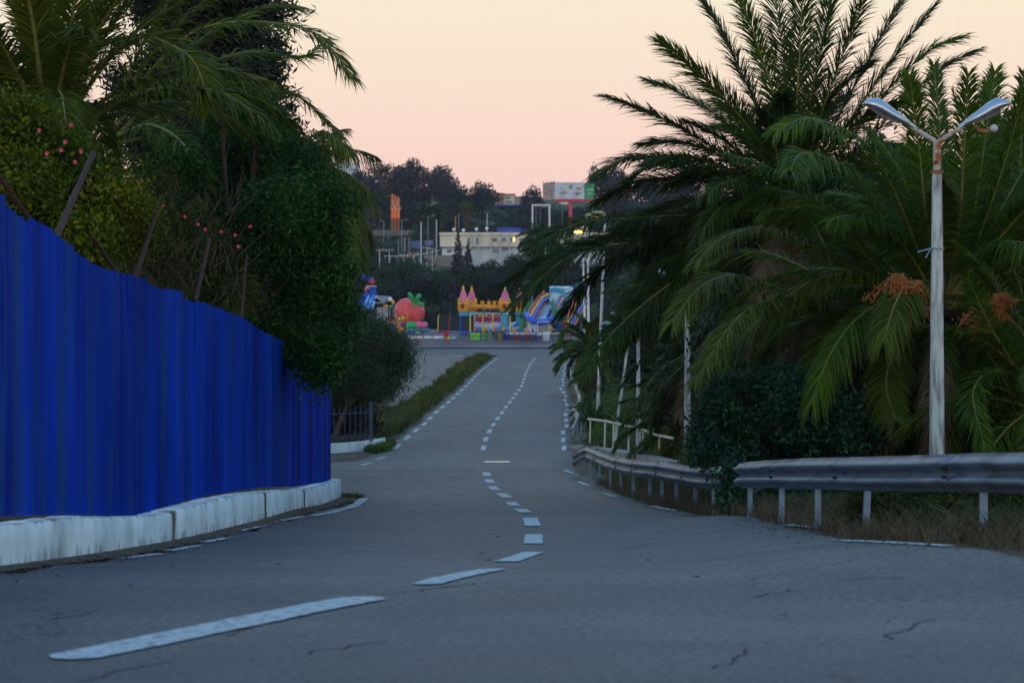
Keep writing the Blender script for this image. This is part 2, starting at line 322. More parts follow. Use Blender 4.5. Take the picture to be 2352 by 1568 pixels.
# ------------------------------------------------------------------ ground, road, lots
rows = np.concatenate([np.arange(-30, 110, .75), np.arange(110, 300, 1.5), np.arange(300, 1200, 12), np.arange(1200, 3200, 100)])
def grid(name, rows, xf, zf, mat, ncol):
    Rn = len(rows); V = np.zeros((Rn, ncol, 3))
    for i, D in enumerate(rows):
        x = xf(D); V[i,:,0] = x; V[i,:,1] = D; V[i,:,2] = zf(x, np.full(ncol, D))
    ii, jj = np.meshgrid(np.arange(Rn-1), np.arange(ncol-1), indexing='ij'); a = (ii*ncol+jj).ravel()
    me = npmesh(name, V, [np.stack([a, a+1, a+ncol+1, a+ncol], 1)], [mat], smooth=True)
    return mobj(name, me)
def ground_mat():
    m, nt, b = newmat('earth_and_grass'); N, L = nt.nodes, nt.links
    at = N.new('ShaderNodeAttribute'); at.attribute_name = 'cover'
    tc = N.new('ShaderNodeTexCoord'); no = N.new('ShaderNodeTexNoise'); no.inputs['Scale'].default_value = 1.1; no.inputs['Detail'].default_value = 8
    L.new(tc.outputs['Object'], no.inputs['Vector'])
    r1 = N.new('ShaderNodeValToRGB'); e = r1.color_ramp.elements; e[0].position=.35; e[0].color=(.045,.034,.024,1); e[1].position=.65; e[1].color=(.10,.075,.052,1)
    r2 = N.new('ShaderNodeValToRGB'); e = r2.color_ramp.elements; e[0].position=.35; e[0].color=(.022,.045,.012,1); e[1].position=.65; e[1].color=(.045,.095,.018,1)
    L.new(no.outputs['Fac'], r1.inputs[0]); L.new(no.outputs['Fac'], r2.inputs[0])
    s = N.new('ShaderNodeSeparateColor'); L.new(at.outputs['Color'], s.inputs[0])
    mx = N.new('ShaderNodeMix'); mx.data_type='RGBA'; L.new(s.outputs[0], mx.inputs[0]); L.new(r1.outputs[0], mx.inputs[6]); L.new(r2.outputs[0], mx.inputs[7])
    L.new(mx.outputs[2], b.inputs['Base Color']); b.inputs['Roughness'].default_value=.95
    bp = N.new('ShaderNodeBump'); bp.inputs['Strength'].default_value=.8; bp.inputs['Distance'].default_value=.05
    n2 = N.new('ShaderNodeTexNoise'); n2.inputs['Scale'].default_value=9; n2.inputs['Detail'].default_value=6; L.new(tc.outputs['Object'], n2.inputs['Vector'])
    L.new(n2.outputs['Fac'], bp.inputs['Height']); L.new(bp.outputs[0], b.inputs['Normal']); return m
gx = np.unique(np.concatenate([np.linspace(-1500,-200,14), np.linspace(-200,-24,16), np.arange(-24, 24.1, .5), np.linspace(24,200,16), np.linspace(200,1500,14)]))
def zground(x, D):
    z = surf(x, D) + CZ
    inside = (x > XL(D)-.25) & (x < XR(D)+.25) & (D < 247)
    lot = (x < XL(D)+.2) & (x > -60) & (D > 96) & (D < 262)
    plz = (D > 242) & (D < 292) & (x > -62) & (x < 30)
    return z - np.where(inside | plz | lot, .10, .012)
G = grid('ground', rows, lambda D: gx, zground, ground_mat(), len(gx))
ca = G.data.attributes.new('cover', 'FLOAT_COLOR', 'POINT')
co = np.zeros(len(G.data.vertices)*3); G.data.vertices.foreach_get('co', co); co = co.reshape(-1,3)
g_ = np.where((co[:,0] > XR(co[:,1])+1.2) & (co[:,1] > 84), .85, .12) + np.where(co[:,1] > 290, .6, 0)
rr = np.clip(g_ + .35*np.sin(co[:,0]*1.7)*np.sin(co[:,1]*.23), 0, 1)
ca.data.foreach_set('color', np.stack([rr, rr, rr, np.ones_like(rr)], 1).astype(np.float32).ravel())
tag(G, kind='structure')
# road: runs to the cross street, 5 cm kerb-less edge
rrow = np.concatenate([np.arange(-30, 110, .75), np.arange(110, 247.1, 1.5)])
rough = lambda D: .10*math.sin(D*1.9)+.07*math.sin(D*4.7+1)
def road_x(D):
    a, b_ = XL(D)-.12+rough(D)*(D<230), XR(D)+.12+rough(D*1.3+4); t = np.linspace(0,1,25); return a+(b_-a)*t
def road_z(x, D):
    z = surf(x, D)+CZ; z[0] -= .09; z[-1] -= .09; return z
road = tag(grid('road', rrow, road_x, road_z, M['asphalt'], 25), kind='structure')
# cross street + paved square in front of the playground
plz = tag(grid('side_street', np.arange(246.2, 261.1, 1.5), lambda D: np.linspace(-60, 30, 61), lambda x, D: surf(x,D)+CZ-.004, M['asphalt'], 61), kind='structure')
pav = tag(grid('playground_paving', np.arange(261.1, 330, 3), lambda D: np.linspace(-60, 30, 61), lambda x, D: surf(x,D)+CZ-.008, M['asphalt_lot'], 61), kind='structure')
XLOT = lambda D: np.interp(D, [96,110,135,170,210,238,247], [-7.4,-6.8,-5.4,-4.55,-3.9,-3.0,-2.6])
lot = tag(grid('car_park', np.arange(97, 246.3, 1.5), lambda D: np.linspace(-60, XLOT(D), 61), lambda x, D: surf(x,D)+CZ-.006, M['asphalt_lot'], 61), kind='structure')

def ribbon(pts, wd, name, mat, parent, lift=.009, segs=None, ends=0, ragged=.035):
    """flat strip following the ground; pts (X,D)"""
    pts = [Vector((p[0], p[1])) for p in pts]
    d = [0]
    for a, b_ in zip(pts, pts[1:]): d.append(d[-1]+(b_-a).length)
    n = max(2, int(d[-1]/(.12 if pts[0].y < 40 else .35))+1) if segs is None else segs
    t = np.linspace(0, d[-1], n); x = np.interp(t, d, [p.x for p in pts]); y = np.interp(t, d, [p.y for p in pts])
    tx = np.gradient(x); ty = np.gradient(y); ln = np.hypot(tx, ty); nx, ny = -ty/ln, tx/ln
    hw = np.full(n, wd/2)
    if ends: hw = hw*np.clip(np.minimum(np.arange(n), np.arange(n)[::-1])/ends*.6+.4, 0, 1)
    ja, jb = (1+ragged*(np.sin(y*23+x*31)+np.sin(y*57+1))) , (1+ragged*(np.sin(y*29+x*17+2)+np.sin(y*61+3)))
    a = np.stack([x+nx*hw*ja, y+ny*hw*ja], 1); b_ = np.stack([x-nx*hw*jb, y-ny*hw*jb], 1)
    V = np.zeros((n*2, 3)); V[0::2,:2] = a; V[1::2,:2] = b_; V[:,2] = surf(V[:,0], V[:,1])+CZ+lift
    k = np.arange(n-1)*2
    return mobj(name, npmesh(name, V, [np.stack([k, k+1, k+3, k+2], 1)], [mat]), parent)
def px_marks(lst, wd, name='lane_dash', **kw):
    for seg in lst:
        ribbon([hit(*p) for p in seg], wd, name, M['paint'], road, **kw)
# centre line
near = [((-2.12,13.4),(-1.5,15.0),(-.83,16.8)), ((-.56,18.0),(-.34,19.6),(-.12,21.2)), ((-.05,23.6),(.20,27)), ((.22,29.6),(.25,32.4)), ((.26,35.2),(.24,38.4)),
        ((.20,41),(.12,44)), ((.06,47),(-.02,50)), ((-.08,53),(-.22,56)), ((-.32,58.5),(-.44,61.5)), ((-.48,64.5),(-.56,67.3)), ((-.60,70),(-.68,73))]
for i, s in enumerate(near): ribbon(s, .29 if i == 0 else .20, 'lane_dash', M['paint'], road, ends=1 if i < 2 else 0)
CL = np.array([(98,-.99),(104,-.98),(110,-.89),(116,-.78),(122,-.64),(128,-.47),(134,-.31),(140,-.11),(146,.04),(152,.19),(158,.38),(164,.55),(170,.65),(176,.73),(182,.82),(198,1.06),(217,1.43),(240,1.95)])
for D in np.arange(97, 236, 6.0):
    ribbon([(np.interp(t, CL[:,0], CL[:,1]), t) for t in (D, D+1.5, D+3.2)], .17, 'lane_dash', M['paint'], road)
for D in np.arange(98.2, 238, 5.85):
    ribbon([(XL(t)+.25, t) for t in (D, D+1.5, D+3.1)], .165, 'edge_dash', M['paint'], road)
for D in np.arange(97, 236, 5.6):
    ribbon([(XR(t)-.22+.06*math.sin(D*3), t) for t in (D, D+1.5, D+3.1)], .16, 'edge_dash', M['paint'], road)
px_marks([[(285,1283),(372,1272)],[(385,1266),(455,1254)],[(470,1246),(522,1236)],[(545,1220),(604,1207)],[(620,1200),(695,1187)]], .13, 'edge_dash')
px_marks([[(714,1185),(760,1178),(800,1167),(826,1153),(836,1145)]], .17, 'edge_line')
px_marks([[(866,1055),(884,1049)],[(832,1069),(852,1062)],[(1298,1080),(1314,1087)],[(1328,1106),(1352,1116)],[(1384,1132),(1415,1141)],[(1498,1162),(1545,1173)],[(1812,1206),(1892,1213)]], .13, 'edge_dash')
ribbon([(2.66,23.2),(2.84,21.6),(3.02,19.6)], .12, 'edge_line', M['paint'], road)
for seg in ([(930,801),(1135,803)],[(1220,804),(1305,801)]):
    ribbon([hit(*p, 180, 261) for p in seg], .22, 'edge_line', M['paint'], plz, lift=.014)
for seg in ([(940,811),(1015,814)],[(1030,816),(1098,820)]):
    ribbon([hit(*p, 180, 246) for p in seg], .30, 'edge_line', M['white_paint'], lot, lift=.016)
# tar seam and broken pothole line across the road
ribbon([hit(1028,928),hit(1120,929.5),hit(1230,931),hit(1300,933)], .35, 'tar_seam', pm('tar_seam_mat',(.085,.085,.08),(.14,.14,.14),3,.7,lo=.45,hi=.5), road, lift=.005)

# cracks running over the near asphalt
M['crack'] = pm('crack', (.028,.030,.032), (.05,.052,.055), 9, .95)
rc = random.Random(12)
def crack(pts, wd):
    q = [hit(*p) for p in pts]; out = []
    for a, b_ in zip(q, q[1:]):
        n_ = max(3, int(math.dist(a, b_)/.09))
        for i in range(n_): t = i/n_; out.append((a[0]+(b_[0]-a[0])*t+rc.gauss(0,.022), a[1]+(b_[1]-a[1])*t+rc.gauss(0,.03)))
    ribbon(out, wd, 'crack', M['crack'], road, lift=.004, segs=len(out)*2, ragged=.35)
for c_ in ([(190,1566),(260,1545),(330,1532),(405,1518)], [(865,1366),(930,1360),(985,1352),(1060,1345)], [(120,1425),(165,1415),(235,1404)], [(1735,1372),(1790,1362),(1830,1352)], [(1930,1335),(2010,1330),(2120,1333)],
    [(2040,1470),(2090,1440),(2120,1420)], [(1640,1535),(1700,1515),(1725,1490)], [(530,1460),(570,1440),(640,1432)], [(1100,1112),(1160,1115),(1250,1122)], [(1010,1350),(1150,1335),(1400,1330)], [(700,1500),(830,1480),(900,1475)]): crack(c_, .014)

# shining round metal cover at the bottom of the dip
Xc, Dc = hit(1142, 1062)
cov = empty('manhole_cover', (Xc, Dc, gz(Xc,Dc)), 'round worn metal cover shining pink in the road where the centre line breaks off', 'manhole cover')
slope = (roadz(Dc+1)-roadz(Dc-1))/2
Mt = Matrix.Rotation(math.atan(slope), 4, 'X')
mb = MB(); mb.lathe((0,0,.012), [(.001,.028),(.30,.026),(.385,.02),(.39,0)], 32, M=Mt, sy=1.9); o = mobj('cover_plate', None) if False else mb.build('cover_plate', pm('polished_iron',(.86,.80,.78),(.6,.5,.46),6,.16,.95), cov, loc=(0,0,0))
mb = MB(); mb.lathe((0,0,.008), [(.40,.012),(.46,.016),(.48,0)], 32, M=Mt, sy=1.9); mb.build('rim', M['concrete'], cov, loc=(0,0,0))

# ------------------------------------------------------------------ blue sheet fence on its white footing
FX = np.array([(12,-4.25),(22,-3.96),(25.3,-3.90),(27.2,-3.86),(28.6,-3.80),(30,-3.72),(33.4,-3.56),(36.9,-3.40),(43,-3.34),(52,-3.31)])
TOPT = np.array([(12,1.55),(22,1.15),(22.65,1.119),(22.68,1.02),(24,.97),(26,.732),(27.3,.685),(29.3,.646),(29.35,.578),(31.45,.54),(31.5,.477),(34,.411),(36.85,.26),(36.95,.235),(44,-.13),(52,-.60)])
BOTT = np.array([(12,-1.08),(22,-1.36),(25.3,-1.545),(28.5,-1.76),(33.4,-1.81),(36,-1.89),(38.5,-1.98),(43.5,-2.23),(52,-2.56)])
fx = lambda D: float(np.interp(D, FX[:,0], FX[:,1]))
fen = empty('sheet_fence', (fx(30), 30, gz(fx(30),30)), 'tall faded blue corrugated sheet metal fence standing on the white footing wall', 'fence')
mod = MB()
Ds = np.arange(13.0, 52.0, 1.02)
rng = random.Random(3)
for k, D0 in enumerate(Ds):
    D1 = min(D0+1.02, 52.0)
    per = 4; pr = []
    for c in range(per):
        for f_, o_ in ((0,0),(.30,.001),(.42,.007),(.55,.014),(.80,.015),(.90,.006)): pr.append(((c+f_)/per, o_))
    pr.append((1, 0)); n = len(pr); nz_ = 7
    zt0 = float(np.interp(D0+.5, TOPT[:,0], TOPT[:,1])); tilt = (np.interp(D1-.01, TOPT[:,0], TOPT[:,1])-np.interp(D0+.01, TOPT[:,0], TOPT[:,1]))
    jit = rng.uniform(-.012,.012); off = .006*(k%2); lean = rng.uniform(-.004,.004); ph = rng.uniform(0,6)
    V = []
    for i in range(nz_):
        v = i/(nz_-1)
        for t, o_ in pr:
            D = D0+(D1-D0+.13)*t; zb = CZ+float(np.interp(D, BOTT[:,0], BOTT[:,1]))+.01; ztp = CZ+zt0+tilt*(t-.5)+jit
            x = fx(D)+off+(.021-o_)*-1+lean*v+.006*math.sin(ph+v*5+t*3)*(.4+v)
            V.append((x, D, zb+(ztp-zb)*v))
    i_, j_ = np.meshgrid(np.arange(nz_-1), np.arange(n-1), indexing='ij'); a = (i_*n+j_).ravel()
    V = np.array(V)-np.array(fen.location)
    mobj('panel', npmesh('panel', V, [np.stack([a, a+1, a+n+1, a+n],1)], [M['fence']], smooth=True), fen)
# top rail and rusty inclined arms of old barbed wire behind the sheets
def pxbar(a, b_, r): return MB().tube([a, b_], r, 5)
arms = [((215,350),(128,570),31,24.6,.035),((-20,380),(150,600),24,25.0,.03),((362,483),(322,640),31,29,.03),((212,543),(300,640),27,28.2,.025),((482,548),(450,690),36,33.2,.025),((566,590),(560,735),40,36.6,.02),((255,800),(255,810),27,27,.01)]
for (a, b_, Da, Db, r) in arms[:-1]:
    pb = P(*b_, Db); pb.x = min(pb.x, fx(Db)-.07)
    pa = P(*a, Da-(Da-Db)*.5); 
    MB().tube([pa, pb], [r*.8, r], 5).build('iron_arm', M['rust'], fen)
# footing wall built of blocks with open joints
fw = empty('footing_wall', (fx(33)+.1, 33, gz(fx(33)+.1,33)), 'low whitewashed concrete footing wall, stained at the base, under the blue sheet fence', 'wall')
HW = lambda D: float(np.interp(D, [12,22,25,28.8,33.4,36,43.5,52,54], [.34,.33,.37,.31,.385,.39,.30,.36,.36]))
for (d0, d1) in ((12,30.1),(30.13,37.6),(37.72,43.9),(44.03,53.0)):
    n = int((d1-d0)/.25)+2; V = []; rg = random.Random(int(d0*7))
    prof = [(.14,-.15),(.138,.0),(.137,.22),(.134,.55),(.130,.93),(.115,1.0),(.0,1.01),(-.14,1.0),(-.16,-.15)]
    for i in range(n):
        D = d0+(d1-d0)*i/(n-1); x = fx(min(D,52)) + (.0 if D<52 else 0); g0 = gz(x+.2, D); h = HW(D)*(1+rg.uniform(-.015,.015)); jx = rg.uniform(-.005,.005)
        er = 1 if 0 < i < n-1 else .93
        for (px_, pz_) in prof: V.append((x+px_*er+jx, D, g0-(0 if pz_>0 else .2)+h*max(pz_,0)*(er if pz_>.5 else 1)))
    m_ = len(prof); i_, j_ = np.meshgrid(np.arange(n-1), np.arange(m_-1), indexing='ij'); a = (i_*m_+j_).ravel()
    V = np.array(V)-np.array(fw.location)
    me = npmesh('wall_block', V, [np.stack([a, a+m_, a+m_+1, a+1],1), np.array([list(range(m_)), [ (n-1)*m_+q for q in range(m_)][::-1]])], [M['stained']])
    gr_ = np.tile(np.array([1.0,.92,.42,.10,.30,.55,.4,.2,.2]), n); gr_[:m_] = np.maximum(gr_[:m_],.8); gr_[-m_:] = np.maximum(gr_[-m_:],.8)
    ga_ = me.attributes.new('grime', 'FLOAT_COLOR', 'POINT'); ga_.data.foreach_set('color', np.stack([gr_]*3+[np.ones_like(gr_)],1).astype(np.float32).ravel())
    mobj('wall_block', me, fw)

# ------------------------------------------------------------------ picket fence on the far side of the entrance
pf = empty('picket_fence', (-5.2, 91, gz(-5.2,91)), 'dark blue metal picket fence under the dark feathery tree beyond the entrance', 'fence')
pfd = lambda X: 98+(X+4.93)*3.9
M['picket'] = pm('picket_blue',(.010,.022,.12),(.006,.012,.07),4,.6)
for X in np.arange(-7.2, -4.98, .145):
    X = float(X); D = float(pfd(X)); g0 = gz(X, D)+.3; MB().box((X, D, g0+.62),(.045,.045,1.15)).build('picket', M['picket'], pf)
for h in (.22, .98):
    MB().tube([(X+.0, float(pfd(X))-.045, gz(X, float(pfd(X)))+.3+h) for X in (-7.2,-6.6,-6.0,-5.4,-4.98)], .03, 4).build('rail', M['picket'], pf)
MB().box((-4.86, 98, gz(-4.9,98)+.95),(.11,.11,1.35)).build('gate_post', pm('blue_post',(.05,.08,.16),(.03,.045,.09),3,.6), pf)
kw_ = MB(); xs = np.linspace(-7.3, -4.45, 9); vs = []
for X in xs:
    X = float(X); D = float(pfd(X)); z0 = gz(X, D)
    for (dy, dz) in ((-.2,-.15),(-.19,.28),(-.16,.31),(.16,.31),(.2,-.15)): vs.append((X, D+dy, z0+dz))
kw_.add(vs, [(i*5+j, i*5+(j+1)%5, (i+1)*5+(j+1)%5, (i+1)*5+j) for i in range(8) for j in range(5)]+[(0,4,3,2,1), (40,41,42,43,44)])
tag(kw_.build('curb_wall', M['whitewash']), 'short whitewashed low wall carrying the dark blue picket fence', 'wall')

# ------------------------------------------------------------------ guard rails
M['rust_light'] = pm('rust_light', (.30,.13,.05), (.15,.06,.03), 12, .8)
WP = [(0,.155),(.0,.145),(.045,.105),(.08,.085),(.08,.06),(.035,.03),(.0,.012),(.0,-.012),(.035,-.03),(.08,-.06),(.08,-.085),(.045,-.105),(0,-.145),(0,-.155)]
def beam(pts, name, parent, side=-1, thick=True, seed=1, dent=.012, M_=None):
    """W profile swept along pts (Vectors of the beam's centre line); bulges towards side*perp"""
    pts = [Vector(p) for p in pts]; d = [0]
    for a, b_ in zip(pts, pts[1:]): d.append(d[-1]+(b_-a).length)
    n = int(d[-1]/.35)+2; t = np.linspace(0, d[-1], n)
    C = np.stack([np.interp(t, d, [p[i] for p in pts]) for i in range(3)], 1)
    for _ in range(2): C[1:-1] = C[1:-1]*.5+(C[:-2]+C[2:])*.25
    T = np.gradient(C, axis=0); T[:,2] = 0; T /= np.linalg.norm(T, axis=1)[:,None]
    Nn = np.stack([-T[:,1], T[:,0], np.zeros(n)], 1)*side
    rg = np.random.RandomState(seed); V = []
    prof = WP + [(p[0]-.006, p[1]*.985) for p in WP[::-1]]
    dn = rg.normal(0, dent, (n, len(WP))); dn = np.concatenate([dn, dn[:, ::-1]], 1)
    for i in range(n):
        for j, (o_, z_) in enumerate(prof): V.append(C[i]+Nn[i]*(o_+dn[i,j]*(.5 if abs(z_)<.11 else .25))+np.array([0,0,z_]))
    m_ = len(prof); i_, j_ = np.meshgrid(np.arange(n-1), np.arange(m_), indexing='ij'); i_ = i_.ravel(); j_ = j_.ravel(); j2 = (j_+1)%m_
    V = np.array(V)-np.array(parent.location)
    me = npmesh(name, V, [np.stack([i_*m_+j_, i_*m_+j2, (i_+1)*m_+j2, (i_+1)*m_+j_],1), np.array([list(range(m_))[::-1], [(n-1)*m_+q for q in range(m_)]])], [M_ or M['galv']], smooth=True)
    return mobj(name, me, parent)
def beams(pts, parent, seed, dent=.012):
    """4 m lengths, each lapped over the next, with bolts at the lap"""
    d = [0]
    for a, b_ in zip(pts, pts[1:]): d.append(d[-1]+(b_-a).length)
    C = lambda t: Vector([float(np.interp(t, d, [p[i] for p in pts])) for i in range(3)])
    t = 0; k = 0
    while t < d[-1]-.5:
        t1 = min(t+4.1, d[-1]); q = [C(t+(t1-t)*i/11) for i in range(12)]; T = (q[1]-q[0]).normalized(); Nn = Vector((-T.y, T.x, 0))*(.005*(k % 2))
        beam([p+Nn for p in q], 'beam', parent, side=1, seed=seed+k, dent=dent)
        if k:
            for zz in (-.07, .07, -.035, .035):
                for s_ in (.05, .14): p = C(t+s_)+Vector((-T.y, T.x, 0))*.075+Vector((0,0,zz)); MB().ball(p, .014, 6, 4).build('bolt', M['rust'], parent)
        t += 3.95; k += 1
def cpost(x, D, h, parent, lean=0, mat=None, w_=.060, deep=.06, top=None):
    z0 = gz(x, D)-.25; zt_ = top if top is not None else z0+.25+h
    m_ = MB(); M2 = Matrix.Rotation(lean, 4, 'Y')
    hh = zt_-z0
    for (cx, cy, dx, dy) in ((0,0,.008,deep),(w_/2-.004,-deep/2,w_,.008),(w_/2-.004,deep/2,w_,.008)):
        m_.box((x+cx-w_/2, D+cy, z0+hh/2),(dx,dy,hh), M=M2)
    m_.build('post', mat or M['galv_post'], parent)
# nearest rail: from the right edge of the picture to the dark bush
def railpts(lst): return [P(x, y, D) for (x, y, D) in lst]
A = [Vector((6.4,11.5,CZ-.98)), Vector((5.3,15.5,CZ-.95))]+railpts([(2700,1090,18.6),(2352,1086,21.3),(2243,1085,22.4),(2110,1087,24.2),(1977,1088,26.2),(1866,1087,28.4),(1784,1088,31),(1722,1090,33.6),(1700,1092,34.6)])
ga = empty('guard_rail', (3.4, 26, gz(3.4,26)), 'nearest stretch of grey W-beam guard rail, running from the dark bush out of the picture', 'guard rail', 'guard rails')
beams(A, ga, 4)
for (x, y, D) in ((2243,1250,22.4),(1977,1218,26.2),(1866,1207,28.4),(1784,1201,31.0),(2520,1290,20),(1712,1196,34.0)):
    q = P(x, y, D); cpost(q.x+.06, D+.02, 0, ga, top=P(x,1075,D).z, lean=R(2) if x == 1977 else 0)
B = railpts([(1700,1093,37.5),(1660,1096,39.5),(1630,1097,42),(1590,1093,44.5),(1545,1086,47.5),(1500,1078,50.5),(1450,1074,54),(1400,1062,60),(1372,1050,65),(1350,1040,69),(1332,1046,70.5),(1320,1057,71)])
gb = empty('guard_rail', (2.6, 52, gz(2.6,52)), 'middle stretch of bent guard rail with a dropped end, before the cream pipe railing', 'guard rail', 'guard rails')
beams(B, gb, 9, .016)
for (x, D) in ((1631,42),(1589,44.6),(1546,47.4),(1513,49.7),(1486,51.6),(1448,54.2),(1419,57.6),(1396,60.5),(1371.5,65),(1350,69)):
    yb = np.interp(x, [1320,1350,1372,1400,1450,1500,1545,1590,1630,1700],[1057,1040,1050,1062,1074,1078,1086,1093,1097,1093])
    q = P(x, yb, D); cpost(q.x+.06, D+.03, 0, gb, top=q.z+.10)
C_ = railpts([(1316,992,103),(1330,962,108),(1318,940,117),(1334,922,127),(1330,905,137),(1323,887,150),(1310,862,172),(1313,846,185),(1318,820,212),(1312,800,232),(1311,790,246)])
C_ = [Vector((p.x, p.y, p.z)) for p in C_]
gc_ = empty('guard_rail', (2.9, 130, gz(2.9,130)), 'farthest guard rail, buckled and wavy, along the right edge of the rising road', 'guard rail', 'guard rails')
beam(C_, 'beam', gc_, side=1, seed=12, dent=.02)
for p in C_[1:]:
    for t in (0,): cpost(p.x+.08, p.y, 0, gc_, top=max(p.z+.1, gz(p.x,p.y)+.45))
for D in (105, 113, 122, 132, 142): 
    x = float(np.interp(D, [c.y for c in C_], [c.x for c in C_])); z = float(np.interp(D, [c.y for c in C_], [c.z for c in C_])); cpost(x+.08, D, 0, gc_, top=max(z+.1, gz(x,D)+.4))
# cut stub posts of an older rail, in the weeds
for (x, y0, y1, D, lb) in ((2097,1128,1165,27.5,'short blue-grey stub post in the brush behind the nearest guard rail'),(1690,1150,1200,39,'pale stub post half hidden by the dark bush under the guard rail')):
    a = P(x, y1+25, D); b_ = P(x, y0-20, D); tag(MB().tube([a, b_], .035, 6).build('stub_post', M['galv_post']), lb, 'post')

# cream pipe railing on the culvert head
cu = MB()
cpts = [P(1302,1026,98), P(1345,1022,99.5), P(1420,1031,94), P(1500,1044,85), P(1575,1060,77)]
for a, b_ in zip(cpts, cpts[1:]):
    n_ = Vector((b_.y-a.y, a.x-b_.x, 0)).normalized()*.5*-1
    base = -1.3
    vs = [a, b_, b_+n_*-1, a+n_*-1]
    cu.add([Vector((v.x,v.y,v.z+base)) for v in vs]+vs, [(0,3,2,1),(4,5,6,7),(0,1,5,4),(1,2,6,5),(2,3,7,6),(3,0,4,7)])
tag(cu.build('culvert_head', M['concrete']), 'grey concrete culvert head under the cream pipe railing', 'culvert')
rl = empty('pipe_railing', (4, 92, gz(4,92)), 'rust-spotted cream pipe railing on the culvert head behind the middle guard rail', 'railing')
rt = [(1351,962,100.3),(1392,967,98),(1445,979,93),(1477,987,88.5),(1508,999,84.5),(1545,1006,80)]
MB().tube(railpts(rt), .042, 8).build('handrail', M['cream_pipe'], rl)
for (x, yt, yb, D) in ((1356,964,1021,100),(1390,967,1024,98),(1409.5,971,1027,96.6),(1444.6,979,1035,93),(1477,987,1041,88.6),(1515,1000,1050,84)):
    MB().tube([P(x,yt,D), P(x-1.5,yb+6,D)], .034, 6).build('post', M['cream_pipe'], rl)

# ------------------------------------------------------------------ concrete lamp posts with two heads
def luminaire(parent, base, dirx, L_=.76, tilt=R(27), yaw=0, mat='lamp_shell'):
    """cobra head: body lofted from stations, bowl below"""
    st = [(0,.035,.035,0),(.10,.045,.045,0),(.105,.062,.055,.0),(.30,.085,.075,.01),(.48,.105,.10,.02),(.60,.11,.105,.02),(.68,.095,.075,.005),(.735,.06,.035,-.02),(.75,.02,.015,-.035)]
    ca_, sa = math.cos(tilt), math.sin(tilt)
    def tr(l, s, u):   # along, sideways, up
        X = l*ca_ - u*sa*1.0; Z = l*sa + u*ca_
        return Vector((base.x + dirx*X*math.cos(yaw), base.y + s + X*math.sin(yaw), base.z+Z))
    m_ = MB(); n = 12; vs = []
    for (l, w_, h, dz) in st:
        for j in range(n):
            an = 2*math.pi*j/n; s = math.cos(an); u = math.sin(an)
            vs.append(tr(l*L_/.74, s*w_*1.15, (u*h*1.15 if u > 0 else u*h*.45)+dz))
    k = len(st); m_.add(vs, [(i*n+j, i*n+(j+1)%n, (i+1)*n+(j+1)%n, (i+1)*n+j) for i in range(k-1) for j in range(n)], True)
    m_.add([vs[j] for j in range(n)], [tuple(range(n))]); m_.add([vs[(k-1)*n+j] for j in range(n)], [tuple(range(n))[::-1]])
    h_ = m_.build('lamp_head', M[mat], parent)
    m_ = MB(); m_.add([tr(l, s, u) for (l,s,u) in ((.20,-.07,-.03),(.62,-.085,-.035),(.66,0,-.035),(.62,.085,-.035),(.20,.07,-.03),(.30,0,-.06),(.52,0,-.065))],
        [(0,1,6,5),(1,2,6),(2,3,6),(3,4,5,6),(4,0,5)]); g_ = m_.build('lens', M['lamp_glass'], parent)
    return h_
def lamp_post(x, D, ytop, w0, label, zb=None, reach=.45, heads=(-1,1), lean=0, pole='dirty_concrete', tw=None, collar=True, g='twin-headed concrete lamp posts on the right verge', junk=False, htilt=R(27)):
    X = (x-1176)*D/F; z0 = zb if zb is not None else gz(X, D)-.1; zt_ = CZ+(784-ytop)*D/F
    root = empty('street_lamp', (X, D, z0), label, 'street lamp', g)
    m_ = MB(); zc = zt_-.42 if collar else zt_; hw = w0/2; tw = tw or w0*.62
    secs = [(0,1.0),(.3,.93),(.7,.76),(1,tw/w0)]
    vs = []
    for t, s in secs:
        hx = hw*s; z = z0+(zc-z0)*t; ox = lean*(zc-z0)*t; c_ = .22*hx
        for (a, b_) in ((-hx+c_,-hx),(hx-c_,-hx),(hx,-hx+c_),(hx,hx-c_),(hx-c_,hx),(-hx+c_,hx),(-hx,hx-c_),(-hx,-hx+c_)): vs.append((X+a+ox, D+b_, z))
    m_.add(vs, [(i*8+j, i*8+(j+1)%8, (i+1)*8+(j+1)%8, (i+1)*8+j) for i in range(3) for j in range(8)]); m_.add(vs[-8:], [tuple(range(8))])
    m_.build('pole', M[pole], root)
    ox = lean*(zc-z0); top = Vector((X+ox, D, zt_))
    if collar:
        MB().tube([(X+ox, D, zc-.02),(X+ox, D, zt_)], .052, 10).build('spigot', M['rusty_paint'], root)
        MB().tube([(X+ox, D, zc-.03),(X+ox, D, zc+.02)], [.085,.085], 12).build('collar', M['rust_light'], root)
    for s in heads:
        e_ = top+Vector((s*reach*.80, 0, reach*.42))
        MB().tube([top+Vector((0,0,-.04)), top+Vector((s*.05,0,.0)), e_], .034, 8).build('arm', M['rusty_paint'], root)
        luminaire(root, e_-Vector((s*.06,0,.028)), s, tilt=htilt)
    return root
L1 = lamp_post(2152, 38, 322, .19, 'nearest tall twin-headed lamp post, its white paint flaking, behind the guard rail on the right', zb=gz(5.68,38)-.1)
z1 = P(2145, 322, 38).z; X1 = P(2152,0,38).x
